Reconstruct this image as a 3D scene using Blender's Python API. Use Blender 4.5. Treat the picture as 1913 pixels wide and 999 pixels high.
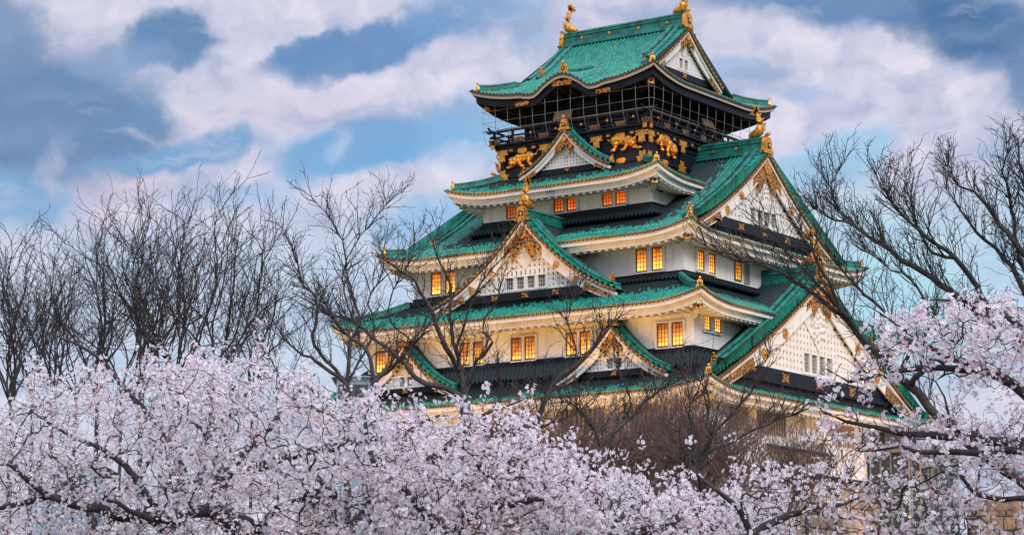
import bpy, math, random
import numpy as np
from mathutils import Vector, Matrix
R = math.radians
rng = np.random.default_rng(11)
random.seed(11)
scene = bpy.context.scene
for o in list(bpy.data.objects):
    bpy.data.objects.remove(o)

# ---------------------------------------------------------------- camera
CAM = np.array([123.195, -193.252, 1.687]); YAW = R(35.162); PITCH = R(9.609)
cd = bpy.data.cameras.new("camera"); cam = bpy.data.objects.new("camera", cd)
scene.collection.objects.link(cam); scene.camera = cam
cam.location = CAM; cam.rotation_euler = (math.pi/2+PITCH, 0, YAW)
cd.sensor_width = 36; cd.lens = 4694.0/1913*36; cd.clip_start = 0.5; cd.clip_end = 20000

# ---------------------------------------------------------------- sky
SUN_EL, SUN_AZ = R(36), R(118)     # azimuth of the sun, clockwise from +Y
world = bpy.data.worlds.new("World"); scene.world = world; world.use_nodes = True
nt = world.node_tree; nt.nodes.clear()
def N(t, nt_=None, **k):
    n = (nt_ or nt).nodes.new(t)
    for a, b in k.items(): setattr(n, a, b)
    return n
def L(a, b, nt_=None): (nt_ or nt).links.new(a, b)
wo = N('ShaderNodeOutputWorld'); bg = N('ShaderNodeBackground'); bg.inputs[1].default_value = 0.1
L(bg.outputs[0], wo.inputs[0])
sky = N('ShaderNodeTexSky', sky_type='NISHITA'); sky.sun_disc = False
sky.sun_elevation = SUN_EL; sky.sun_rotation = SUN_AZ; sky.air_density = 1.2; sky.dust_density = 1.5
tc = N('ShaderNodeTexCoord')
sx = N('ShaderNodeSeparateXYZ'); L(tc.outputs['Generated'], sx.inputs[0])
def M(op, a, b=None, c=None, nt_=None):
    n = N('ShaderNodeMath', nt_, operation=op)
    for i, v in enumerate((a, b, c)):
        if v is None: continue
        if isinstance(v, (int, float)): n.inputs[i].default_value = v
        else: L(v, n.inputs[i], nt_)
    return n.outputs[0]
# azimuth (degrees left of +Y) and elevation (degrees) of the looking direction
az = M('MULTIPLY', M('ARCTAN2', M('MULTIPLY', sx.outputs[0], -1.0), sx.outputs[1]), 180/math.pi)
el = M('MULTIPLY', M('ARCSINE', sx.outputs[2]), 180/math.pi)
cxy = N('ShaderNodeCombineXYZ'); L(az, cxy.inputs[0]); L(el, cxy.inputs[1])
nz = N('ShaderNodeTexNoise'); nz.inputs['Scale'].default_value = 0.55; nz.inputs['Detail'].default_value = 9; nz.inputs['Roughness'].default_value = 0.6
L(cxy.outputs[0], nz.inputs['Vector'])
sub = N('ShaderNodeVectorMath', operation='SUBTRACT'); L(nz.outputs['Color'], sub.inputs[0]); sub.inputs[1].default_value = (.5, .5, .5)
mulv = N('ShaderNodeVectorMath', operation='MULTIPLY'); L(sub.outputs[0], mulv.inputs[0]); mulv.inputs[1].default_value = (2.5, 1.35, 0)
wxy = N('ShaderNodeVectorMath', operation='ADD'); L(cxy.outputs[0], wxy.inputs[0]); L(mulv.outputs[0], wxy.inputs[1])
# second, finer copy of the noise modulates the densities
nz2 = N('ShaderNodeTexNoise'); nz2.inputs['Scale'].default_value = 0.9; nz2.inputs['Detail'].default_value = 7; nz2.inputs['Roughness'].default_value = 0.5
L(wxy.outputs[0], nz2.inputs['Vector'])
def s2l(c):
    return tuple(((v/255)/12.92 if v/255 <= .04045 else ((v/255+.055)/1.055)**2.4) for v in c)
def ang(px, py):       # where a cloud stands in the sky
    F = 4694.0
    v = np.array([(px-956.5)/F, 1.0, -(py-499.5)/F])
    cp, sp = math.cos(PITCH), math.sin(PITCH)
    y, z = v[1]*cp - v[2]*sp, v[1]*sp + v[2]*cp
    a = math.degrees(math.atan2(-v[0], y)) + math.degrees(YAW)
    e = math.degrees(math.asin(z/math.sqrt(v[0]**2+y*y+z*z)))
    return a, e
DPP = math.degrees(1/4694.0)
ramp = N('ShaderNodeValToRGB'); L(nz2.outputs['Fac'], ramp.inputs[0])
ramp.color_ramp.elements[0].position = .32; ramp.color_ramp.elements[0].color = s2l((188, 194, 222))+(1,)
ramp.color_ramp.elements[1].position = .66; ramp.color_ramp.elements[1].color = s2l((234, 229, 244))+(1,)
col = ramp.outputs[0]
PATCH = [ # px, py, rx, ry, rot, colour, strength, edge
 (450, 600, 640, 190, 0, (198, 220, 244), .75, .9),
 (1690, 560, 190, 160, 10, (178, 228, 246), .9, .9),
 (1520, 400, 150, 90, -8, (196, 226, 244), .8, .8),
 (1560, 300, 130, 46, -16, (160, 206, 238), .9, .5),
 (1905, 430, 70, 150, 0, (178, 218, 243), .7, .9),
 (225, 350, 110, 60, -50, (232, 212, 228), .7, .8),
 (480, 225, 190, 45, -22, (226, 214, 234), .6, .8),
 (150, 85, 130, 40, 0, (186, 190, 216), .6, .8),
 (85, 225, 245, 125, 2, (102, 138, 182), .97, .45),
 (250, 230, 70, 26, -12, (108, 146, 190), .8, .6),
 (10, 60, 95, 80, 0, (104, 138, 180), .85, .7),
 (40, 370, 100, 60, 0, (124, 172, 216), .85, .6),
 (325, 82, 88, 56, -6, (98, 138, 184), .97, .4),
 (225, 118, 100, 26, -6, (136, 166, 204), .8, .6),
 (690, 84, 215, 34, -17, (100, 144, 194), .97, .5),
 (620, 100, 100, 26, -6, (100, 144, 194), .9, .5),
 (870, 20, 120, 46, -16, (124, 164, 210), .85, .6),
 (985, 50, 60, 60, 0, (128, 168, 212), .75, .8),
 (345, 290, 165, 32, -11, (120, 168, 212), .95, .5),
 (700, 272, 185, 52, -6, (118, 174, 222), .98, .45),
 (880, 250, 110, 62, 0, (136, 188, 232), .85, .7),
 (610, 300, 90, 34, -20, (130, 180, 226), .85, .6),
 (800, 395, 140, 38, -18, (152, 196, 238), .85, .7),
 (480, 372, 90, 26, -10, (156, 194, 234), .6, .8),
 (1640, 0, 360, 46, 5, (98, 138, 186), .95, .7),
 (1850, 60, 190, 72, 16, (76, 118, 166), .97, .6),
 (1925, 150, 60, 60, 0, (92, 134, 180), .8, .8),
 (1375, 130, 56, 24, 14, (160, 190, 228), .75, .7),
 (1512, 178, 40, 22, 0, (160, 188, 228), .7, .7),
 (640, 265, 26, 30, 0, (205, 216, 240), .5, 1.0),
 (115, 315, 26, 48, 12, (206, 206, 226), .6, 1.0),
]
for (px, py, rx, ry, rot, c, st, edge) in PATCH:
    a, e = ang(px, py)
    mp = N('ShaderNodeMapping', vector_type='TEXTURE')
    mp.inputs['Location'].default_value = (a, e, 0); mp.inputs['Rotation'].default_value = (0, 0, R(rot))
    mp.inputs['Scale'].default_value = (rx*DPP, ry*DPP, 1)
    L(wxy.outputs[0], mp.inputs[0])
    ln = N('ShaderNodeVectorMath', operation='LENGTH'); L(mp.outputs[0], ln.inputs[0])
    mr = N('ShaderNodeMapRange', interpolation_type='SMOOTHERSTEP')
    L(ln.outputs['Value'], mr.inputs[0])
    mr.inputs[1].default_value = 1-edge*.85; mr.inputs[2].default_value = 1+edge*.75
    mr.inputs[3].default_value = st; mr.inputs[4].default_value = 0
    mx = N('ShaderNodeMix', data_type='RGBA'); L(mr.outputs[0], mx.inputs[0]); L(col, mx.inputs[6])
    mx.inputs[7].default_value = s2l(c)+(1,)
    col = mx.outputs[2]
mp3 = N('ShaderNodeMapping'); mp3.inputs['Rotation'].default_value = (0, 0, R(14)); mp3.inputs['Scale'].default_value = (.34, 1.0, 1); L(wxy.outputs[0], mp3.inputs[0])
nz3 = N('ShaderNodeTexNoise'); nz3.inputs['Scale'].default_value = .8; nz3.inputs['Detail'].default_value = 10; nz3.inputs['Roughness'].default_value = .58; nz3.inputs['Distortion'].default_value = .4
L(mp3.outputs[0], nz3.inputs['Vector'])
mr3 = N('ShaderNodeMapRange', interpolation_type='SMOOTHSTEP'); L(nz3.outputs['Fac'], mr3.inputs[0]); mr3.inputs[1].default_value = .47; mr3.inputs[2].default_value = .70; mr3.inputs[4].default_value = .52
mx3_ = N('ShaderNodeMix', data_type='RGBA'); L(mr3.outputs[0], mx3_.inputs[0]); L(col, mx3_.inputs[6]); mx3_.inputs[7].default_value = s2l((140, 164, 204))+(1,)
mr4 = N('ShaderNodeMapRange', interpolation_type='SMOOTHSTEP'); L(nz3.outputs['Fac'], mr4.inputs[0]); mr4.inputs[1].default_value = .46; mr4.inputs[2].default_value = .30; mr4.inputs[4].default_value = .40
mx4_ = N('ShaderNodeMix', data_type='RGBA'); L(mr4.outputs[0], mx4_.inputs[0]); L(mx3_.outputs[2], mx4_.inputs[6]); mx4_.inputs[7].default_value = s2l((232, 228, 243))+(1,)
col = mx4_.outputs[2]
SKY_GAIN = 9.8
gain = N('ShaderNodeVectorMath', operation='SCALE'); L(col, gain.inputs[0]); 
zen = N('ShaderNodeMapRange'); L(el, zen.inputs[0]); zen.inputs[1].default_value = 17; zen.inputs[2].default_value = 50; zen.inputs[3].default_value = SKY_GAIN; zen.inputs[4].default_value = SKY_GAIN*2.4
L(zen.outputs[0], gain.inputs['Scale'])
mixs = N('ShaderNodeMix', data_type='RGBA'); mixs.inputs[0].default_value = .06
L(gain.outputs[0], mixs.inputs[6]); L(sky.outputs[0], mixs.inputs[7])
L(mixs.outputs[2], bg.inputs[0])

# ---------------------------------------------------------------- lights
def link(o, parent=None):
    scene.collection.objects.link(o)
    if parent is not None: o.parent = parent
    return o
sl = bpy.data.lights.new("sun", 'SUN'); sl.energy = 1.9; sl.angle = R(24); sl.color = (1, .97, .93)
so = link(bpy.data.objects.new("sun", sl))
sd = Vector((math.sin(SUN_AZ)*math.cos(SUN_EL), math.cos(SUN_AZ)*math.cos(SUN_EL), math.sin(SUN_EL)))
so.rotation_euler = (-sd).to_track_quat('-Z', 'Y').to_euler()
def flood(loc, aim, power, cone, color=(1, .47, .09), size=.6):
    l = bpy.data.lights.new("floodlight", 'SPOT'); l.energy = power; l.color = color
    l.spot_size = R(cone); l.spot_blend = .6; l.shadow_soft_size = size
    o = link(bpy.data.objects.new("floodlight", l)); o.location = loc
    o.rotation_euler = (Vector(aim)-Vector(loc)).to_track_quat('-Z', 'Y').to_euler()
# the keep is floodlit from the ground before its two faces
for x_, e_ in ((-18, 15500), (-9, 13500), (0, 13500), (9, 13500), (18, 15500)):
    flood((x_, -37, 9.5), (x_, -18.6, 39), e_, 64)
for y_, e_ in ((-15, 8000), (-5, 7000), (6, 6500), (15, 6500)):
    flood((38, y_, 9.5), (19, y_, 39), e_, 66)
flood((2, -84, 9.5), (0, -12, 43), 26000, 34, (1, .74, .46))
flood((88, 0, 9.5), (14, 0, 43), 16000, 34, (1, .74, .46))
flood((27.5, 2.5, 14.0), (18.7, 7.5, 21.6), 7000, 80, (1, .66, .5), .3)
for x_ in (-5.4, 5.5): flood((x_, -11.2, 48.1), (x_, -8.9, 49.9), 170, 100, (1, .45, .1), .15)
flood((9.4, -5.8, 48.3), (7.8, -5.9, 50.0), 110, 100, (1, .45, .1), .15)
flood((8.3, 0, 59.6), (6.9, 0, 61.6), 26, 70, (1, .78, .08), .1)


scene.view_settings.view_transform = 'Standard'; scene.view_settings.look = 'None'
scene.view_settings.exposure = 0.0; scene.view_settings.gamma = 1
scene.render.engine = 'CYCLES'
scene.cycles.max_bounces = 8; scene.cycles.diffuse_bounces = 5; scene.cycles.glossy_bounces = 3
scene.cycles.transmission_bounces = 4; scene.cycles.transparent_max_bounces = 8
scene.cycles.caustics_reflective = False; scene.cycles.caustics_refractive = False
scene.cycles.use_denoising = True
scene.cycles.sample_clamp_indirect = 4

# ---------------------------------------------------------------- helpers
_cy, _sy, _cp, _sp = math.cos(YAW), math.sin(YAW), math.cos(PITCH), math.sin(PITCH)
FWD = np.array([-_sy*_cp, _cy*_cp, _sp]); RGT = np.array([_cy, _sy, 0.0]); UPV = np.cross(RGT, FWD)
FLAT = np.array([-_sy, _cy, 0.0])
def at(px, py, depth):          # a point of the place seen towards (px, py) at that depth
    d = FWD + (px-956.5)/4694.0*RGT - (py-499.5)/4694.0*UPV
    return CAM + d*depth
def on_x(X, px, py):
    d = FWD + (px-956.5)/4694.0*RGT - (py-499.5)/4694.0*UPV
    return CAM + d*((X-CAM[0])/d[0])

def tag(o, label=None, cat=None, group=None, kind=None):
    if label: o['label'] = label
    if cat: o['category'] = cat
    if group: o['group'] = group
    if kind: o['kind'] = kind
    return o
def empty(name, loc=(0, 0, 0), parent=None):
    o = bpy.data.objects.new(name, None); o.location = loc; o.empty_display_size = .5
    return link(o, parent)

class MB:
    """collects faces for ONE mesh object"""
    def __init__(s):
        s.v = []; s.f = []; s.m = []; s.uv = {}; s.att = {}; s.smooth = set()
    def vert(s, p): s.v.append(tuple(map(float, p))); return len(s.v)-1
    def face(s, idx, m=0, smooth=False, uv=None):
        s.f.append(tuple(idx)); s.m.append(m)
        if smooth: s.smooth.add(len(s.f)-1)
        if uv is not None: s.uv[len(s.f)-1] = uv
    def quad(s, a, b, c, d, m=0):
        i = len(s.v); s.v += [tuple(map(float, p)) for p in (a, b, c, d)]; s.face((i, i+1, i+2, i+3), m)
    def hexa(s, p, m=0):           # 8 corners: bottom ring 0-3, top ring 4-7
        i = len(s.v); s.v += [tuple(map(float, q)) for q in p]
        for f in ((3, 2, 1, 0), (4, 5, 6, 7), (0, 1, 5, 4), (1, 2, 6, 5), (2, 3, 7, 6), (3, 0, 4, 7)):
            s.face([i+k for k in f], m)
    def box(s, x0, x1, y0, y1, z0, z1, m=0):
        s.hexa([(x0, y0, z0), (x1, y0, z0), (x1, y1, z0), (x0, y1, z0), (x0, y0, z1), (x1, y0, z1), (x1, y1, z1), (x0, y1, z1)], m)
    def sweep(s, pts, prof, m=0, closed=True, caps=True, smooth=False, scale=None):
        """prof: list of (side, up) carried along pts; up stays near +z"""
        pts = [np.array(p, float) for p in pts]; n = len(prof); base = len(s.v)
        for k, p in enumerate(pts):
            t = pts[min(k+1, len(pts)-1)] - pts[max(k-1, 0)]; t /= np.linalg.norm(t)+1e-9
            side = np.cross(t, (0, 0, 1.0))
            if np.linalg.norm(side) < 1e-4: side = np.array((1.0, 0, 0))
            side /= np.linalg.norm(side); up = np.cross(side, t)
            q = 1 if scale is None else scale[k]
            for (a, b) in prof: s.v.append(tuple(p + q*(a*side + b*up)))
        for k in range(len(pts)-1):
            for j in range(n if closed else n-1):
                a = base+k*n+j; b = base+k*n+(j+1) % n
                s.face((a, b, b+n, a+n), m, smooth)
        if caps and closed:
            s.face([base+j for j in range(n)][::-1], m); s.face([base+(len(pts)-1)*n+j for j in range(n)], m)
    def tube(s, pts, r, n=6, m=0, smooth=True):
        sc = r if hasattr(r, '__len__') else [r]*len(pts)
        s.sweep(pts, [(math.cos(2*math.pi*j/n), math.sin(2*math.pi*j/n)) for j in range(n)], m, smooth=smooth, scale=sc)
    def ball(s, c, r, m=0, nu=10, nv=6):
        base = len(s.v); r = r if hasattr(r, '__len__') else (r, r, r)
        for i in range(nv+1):
            th = math.pi*i/nv
            for j in range(nu):
                ph = 2*math.pi*j/nu
                s.v.append((c[0]+r[0]*math.sin(th)*math.cos(ph), c[1]+r[1]*math.sin(th)*math.sin(ph), c[2]+r[2]*math.cos(th)))
        for i in range(nv):
            for j in range(nu):
                a = base+i*nu+j; b = base+i*nu+(j+1) % nu
                s.face((a, a+nu, b+nu, b), m, True)
    def mesh(s, name, mats):
        me = bpy.data.meshes.new(name); me.from_pydata(s.v, [], s.f)
        for m in (mats if isinstance(mats, (list, tuple)) else [mats]): me.materials.append(m)
        if any(s.m): me.polygons.foreach_set('material_index', s.m)
        if s.smooth:
            sm = np.zeros(len(s.f), bool); sm[list(s.smooth)] = True; me.polygons.foreach_set('use_smooth', sm)
        if s.uv:
            l = me.uv_layers.new(name='UVMap')
            arr = np.zeros((len(me.loops), 2), np.float32)
            k = 0
            for i, f in enumerate(s.f):
                if i in s.uv: arr[k:k+len(f)] = s.uv[i]
                k += len(f)
            l.data.foreach_set('uv', arr.ravel())
        for nme, vals in s.att.items():
            a = me.attributes.new(nme, 'FLOAT', 'POINT')
            full = np.zeros(len(s.v), np.float32); full[:len(vals)] = vals
            a.data.foreach_set('value', full)
        me.update(); return me
    def build(s, name, mats, parent=None):
        o = bpy.data.objects.new(name, s.mesh(name, mats)); return link(o, parent)

# ---------------------------------------------------------------- materials
def mat(name, color, rough=.7, metal=0.0, noise=None, spec=None, bump=None):
    m = bpy.data.materials.new(name); m.use_nodes = True; t = m.node_tree
    b = t.nodes['Principled BSDF']; b.inputs['Base Color'].default_value = tuple(color)+(1,)
    b.inputs['Roughness'].default_value = rough; b.inputs['Metallic'].default_value = metal
    if spec is not None: b.inputs['Specular IOR Level'].default_value = spec
    if noise:                       # (scale, other colour, lo, hi)
        n = N('ShaderNodeTexNoise', t); n.inputs['Scale'].default_value = noise[0]; n.inputs['Detail'].default_value = 6
        g = N('ShaderNodeNewGeometry', t); L(g.outputs['Position'], n.inputs['Vector'], t)
        r = N('ShaderNodeMapRange', t); L(n.outputs['Fac'], r.inputs[0], t)
        r.inputs[1].default_value = noise[2]; r.inputs[2].default_value = noise[3]
        x = N('ShaderNodeMix', t, data_type='RGBA'); L(r.outputs[0], x.inputs[0], t)
        x.inputs[6].default_value = tuple(color)+(1,); x.inputs[7].default_value = tuple(noise[1])+(1,)
        L(x.outputs[2], b.inputs['Base Color'], t)
    if bump:
        n = N('ShaderNodeTexNoise', t); n.inputs['Scale'].default_value = bump[0]; n.inputs['Detail'].default_value = 5
        g = N('ShaderNodeNewGeometry', t); L(g.outputs['Position'], n.inputs['Vector'], t)
        bp = N('ShaderNodeBump', t); bp.inputs['Strength'].default_value = bump[1]; bp.inputs['Distance'].default_value = bump[2]
        L(n.outputs['Fac'], bp.inputs['Height'], t); L(bp.outputs[0], b.inputs['Normal'], t)
    return m
PLASTER = mat('white plaster', (.84, .81, .77), .85, noise=(.55, (.66, .63, .59), .5, .8))
def streaks(m, dark, scale=1.1, amount=.55):
    t = m.node_tree; b = t.nodes['Principled BSDF']; src = b.inputs['Base Color'].links[0].from_socket
    g = N('ShaderNodeNewGeometry', t); mp = N('ShaderNodeMapping', t); mp.inputs['Scale'].default_value = (scale*2.2, scale*2.2, scale*.22); L(g.outputs['Position'], mp.inputs[0], t)
    n = N('ShaderNodeTexNoise', t); n.inputs['Scale'].default_value = 1; n.inputs['Detail'].default_value = 7; n.inputs['Roughness'].default_value = .62; L(mp.outputs[0], n.inputs['Vector'], t)
    r = N('ShaderNodeMapRange', t); L(n.outputs['Fac'], r.inputs[0], t); r.inputs[1].default_value = .5; r.inputs[2].default_value = .78; r.inputs[4].default_value = amount
    x = N('ShaderNodeMix', t, data_type='RGBA'); L(r.outputs[0], x.inputs[0], t); L(src, x.inputs[6], t); x.inputs[7].default_value = tuple(dark)+(1,)
    L(x.outputs[2], b.inputs['Base Color'], t)
streaks(PLASTER, (.34, .32, .29), 1.1, .5)
TRIM = mat('white painted wood', (.78, .76, .71), .7, noise=(1.3, (.62, .6, .55), .5, .85))
streaks(TRIM, (.40, .37, .33), 1.6, .4)
GREYTRIM = mat('weathered pale trim', (.42, .40, .37), .7)
NAVY = mat('black lacquer', (.005, .008, .016), .5, noise=(.8, (.012, .014, .022), .45, .8), spec=.22)
BLACKWOOD = mat('black timber', (.006, .006, .008), .7, spec=.2)
GOLD = mat('gilded metal', (.78, .37, .06), .40, .6, noise=(4, (.24, .09, .02), .46, .70), bump=(9, .5, .05))
BRONZE = mat('tarnished gilt tile edge', (.12, .055, .022), .6, .3, noise=(3, (.26, .13, .03), .45, .7))
GILTEND = mat('gilt tile end', (.85, .47, .08), .4, .6, noise=(.35, (.32, .15, .04), .42, .62))
DARKGAP = mat('dark recess', (.02, .02, .022), .9)
WOODLIT = mat('window joinery', (.16, .055, .015), .6)
STEEL = mat('galvanised wire', (.19, .20, .22), .5, .3)
def tile_mat(name, green, dark):
    m = bpy.data.materials.new(name); m.use_nodes = True; t = m.node_tree; b = t.nodes['Principled BSDF']
    uv = N('ShaderNodeUVMap', t); s = N('ShaderNodeSeparateXYZ', t); L(uv.outputs[0], s.inputs[0], t)
    row = M('FLOOR', s.outputs[0], nt_=t); tl = M('FLOOR', M('MULTIPLY', s.outputs[1], 2.4, nt_=t), nt_=t)
    c = N('ShaderNodeCombineXYZ', t); L(row, c.inputs[0], t); L(tl, c.inputs[1], t)
    wn = N('ShaderNodeTexWhiteNoise', t, noise_dimensions='2D'); L(c.outputs[0], wn.inputs['Vector'], t)
    geo = N('ShaderNodeNewGeometry', t)
    n1 = N('ShaderNodeTexNoise', t); n1.inputs['Scale'].default_value = .45; n1.inputs['Detail'].default_value = 5; L(geo.outputs['Position'], n1.inputs['Vector'], t)
    n2 = N('ShaderNodeTexNoise', t); n2.inputs['Scale'].default_value = 3.0; n2.inputs['Detail'].default_value = 4; L(geo.outputs['Position'], n2.inputs['Vector'], t)
    cr = N('ShaderNodeValToRGB', t); el_ = cr.color_ramp.elements
    el_[0].position = 0; el_[0].color = (green[0]*.25, green[1]*.42, green[2]*.5, 1)
    el_[1].position = 1; el_[1].color = (green[0]*2.2, green[1]*1.25, green[2]*1.15, 1)
    e = el_.new(.33); e.color = (green[0]*.6, green[1]*.75, green[2]*.85, 1)
    e = el_.new(.6); e.color = tuple(green)+(1,)
    v = M('ADD', M('MULTIPLY', wn.outputs['Value'], .72, nt_=t), M('MULTIPLY', n1.outputs['Fac'], .42, nt_=t), nt_=t)
    L(v, cr.inputs[0], t)
    # fine weathering
    mx = N('ShaderNodeMix', t, data_type='RGBA'); L(cr.outputs[0], mx.inputs[6], t)
    mx.inputs[7].default_value = (green[0]*.3, green[1]*.4, green[2]*.55, 1)
    mr = N('ShaderNodeMapRange', t); L(n2.outputs['Fac'], mr.inputs[0], t); mr.inputs[1].default_value = .52; mr.inputs[2].default_value = .75; mr.inputs[4].default_value = .7
    L(mr.outputs[0], mx.inputs[0], t)
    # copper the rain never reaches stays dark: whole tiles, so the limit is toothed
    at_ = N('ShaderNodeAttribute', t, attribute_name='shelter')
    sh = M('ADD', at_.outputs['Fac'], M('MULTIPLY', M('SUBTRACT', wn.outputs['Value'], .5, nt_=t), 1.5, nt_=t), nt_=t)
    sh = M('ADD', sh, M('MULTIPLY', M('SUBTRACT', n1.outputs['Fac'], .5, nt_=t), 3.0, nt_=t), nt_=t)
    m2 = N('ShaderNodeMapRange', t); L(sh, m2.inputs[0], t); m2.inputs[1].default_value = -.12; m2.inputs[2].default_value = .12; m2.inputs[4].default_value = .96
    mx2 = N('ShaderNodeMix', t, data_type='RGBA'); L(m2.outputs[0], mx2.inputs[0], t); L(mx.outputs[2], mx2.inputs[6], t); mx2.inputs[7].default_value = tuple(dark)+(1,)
    # dark joint at the foot of each tile
    fr = M('FRACT', M('MULTIPLY', s.outputs[1], 2.4, nt_=t), nt_=t)
    jn = N('ShaderNodeMapRange', t); L(fr, jn.inputs[0], t); jn.inputs[1].default_value = .0; jn.inputs[2].default_value = .16; jn.inputs[3].default_value = .55; jn.inputs[4].default_value = 0
    mx3 = N('ShaderNodeMix', t, data_type='RGBA'); L(jn.outputs[0], mx3.inputs[0], t); L(mx2.outputs[2], mx3.inputs[6], t); mx3.inputs[7].default_value = (.008, .02, .025, 1)
    pf = M('ABSOLUTE', M('SUBTRACT', M('FRACT', s.outputs[0], nt_=t), .5, nt_=t), nt_=t)  # shade in the pans between the round tiles, painted into the colour
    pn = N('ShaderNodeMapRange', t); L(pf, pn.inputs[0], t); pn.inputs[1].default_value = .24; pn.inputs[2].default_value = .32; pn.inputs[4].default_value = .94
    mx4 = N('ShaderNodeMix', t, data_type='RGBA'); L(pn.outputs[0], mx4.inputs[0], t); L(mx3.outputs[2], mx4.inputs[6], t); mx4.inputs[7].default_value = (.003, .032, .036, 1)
    L(mx4.outputs[2], b.inputs['Base Color'], t)
    b.inputs['Roughness'].default_value = .5; b.inputs['Specular IOR Level'].default_value = .35
    return m
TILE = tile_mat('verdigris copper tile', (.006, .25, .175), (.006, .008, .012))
RIDGE = mat('verdigris ridge', (.006, .20, .14), .5, noise=(1.6, (.006, .065, .065), .40, .66), bump=(5, .3, .04))
def glow_mat(name, lo, hi, strength):
    m = bpy.data.materials.new(name); m.use_nodes = True; t = m.node_tree; b = t.nodes['Principled BSDF']
    tc_ = N('ShaderNodeTexCoord', t); s = N('ShaderNodeSeparateXYZ', t); L(tc_.outputs['Object'], s.inputs[0], t)
    cr = N('ShaderNodeValToRGB', t); e = cr.color_ramp.elements
    e[0].position = 0; e[0].color = tuple(lo)+(1,); e[1].position = 1; e[1].color = tuple(hi)+(1,)
    mid = e.new(.45); mid.color = (lo[0]*.55+hi[0]*.45, lo[1]*.33+hi[1]*.4, lo[2]*.2+hi[2]*.5, 1)
    n = N('ShaderNodeTexNoise', t); n.inputs['Scale'].default_value = 1.6; g = N('ShaderNodeNewGeometry', t); L(g.outputs['Position'], n.inputs['Vector'], t)
    v = M('ADD', M('MULTIPLY', s.outputs[2], .5, nt_=t), M('MULTIPLY', M('SUBTRACT', n.outputs['Fac'], .5, nt_=t), .7, nt_=t), nt_=t)
    L(v, cr.inputs[0], t)
    b.inputs['Base Color'].default_value = (.05, .02, .01, 1); b.inputs['Roughness'].default_value = .25
    oi = N('ShaderNodeObjectInfo', t)
    L(cr.outputs[0], b.inputs['Emission Color'], t); L(M('MULTIPLY', M('ADD', M('MULTIPLY', oi.outputs['Random'], .8, nt_=t), .55, nt_=t), strength, nt_=t), b.inputs['Emission Strength'], t)
    return m
GLOW = glow_mat('lamplit pane', (1.0, .58, .10), (.12, .02, .002), 2.4)
GLOWDIM = glow_mat('dim lamplit pane', (1.0, .22, .02), (.05, .006, .002), 1.1)
# ================================================================ the keep
castle = tag(empty('castle_keep', (0, 0, 20)), 'tall five tiered Japanese castle keep with green copper roofs, white walls and gold ornaments', 'castle')
KZ = -20.0                       # parts are written in place coordinates; the Empty stands on the stone base
def part(mb, name, mats, parent=None):
    o = mb.build(name, mats, parent or castle)
    if parent is None: o.location = (0, 0, KZ)
    return o

# tier: eave half sizes (x, y), eave corner tip z, corner lift, lift length, slope s0, s1, depth of the roof plane
class Tier: pass
def tier(a, b, ztip, lift, ll, s0, s1, wall, gx=None, kara=0):
    t = Tier(); t.a, t.b, t.z, t.lift, t.ll, t.s0, t.s1 = a, b, ztip-lift, lift, ll, s0, s1
    t.wa, t.wb = wall; t.gx = gx; t.kara = kara
    return t
T1 = tier(10.0, 10.87, 56.40, 1.05, 6.2, .375, .0243, (5.9, 7.7), 7.1, 1.25)
T2 = tier(11.46, 12.74, 46.90, .85, 5.5, .46, .012, (7.8, 8.85))
T3 = tier(16.73, 16.02, 40.96, .90, 5.5, .345, .0150, (9.1, 10.0), 15.2)
T4 = tier(19.52, 19.21, 34.36, .90, 5.8, .45, .012, (14.35, 13.45))
T5 = tier(21.07, 20.64, 26.93, .90, 6.0, .43, .0062, (17.1, 16.6), 20.4)
STOREY = {2: (9.1, 10.0), 3: (14.35, 13.45), 4: (17.1, 16.6), 5: (18.7, 18.2)}

def roof_z(t, half, u, d, side):
    """height of the roof plane at u along the eave and d inward from it"""
    tt = half-abs(u)
    z = t.z + t.s0*d + t.s1*d*d
    if tt < t.ll: z += t.lift*(1-max(tt, 0)/t.ll)**2.1*max(0, 1-d/6.0)
    if t.kara and side == 'y':
        k = max(0, 1-d/5.2)
        if abs(u) < 3.1: z += t.kara*k*(.5+.5*math.cos(math.pi*u/3.1))**.8
        if 2.0 < abs(u) < 4.6: z -= .22*k*math.sin(math.pi*(abs(u)-2.0)/2.6)
    return z
def place(side, sg, half_out, u, d):
    """plan position: side 'y' runs along x at y = sg*b, side 'x' runs along y at x = sg*a"""
    return (u, sg*(half_out-d)) if side == 'y' else (sg*(half_out-d), u)

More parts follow.
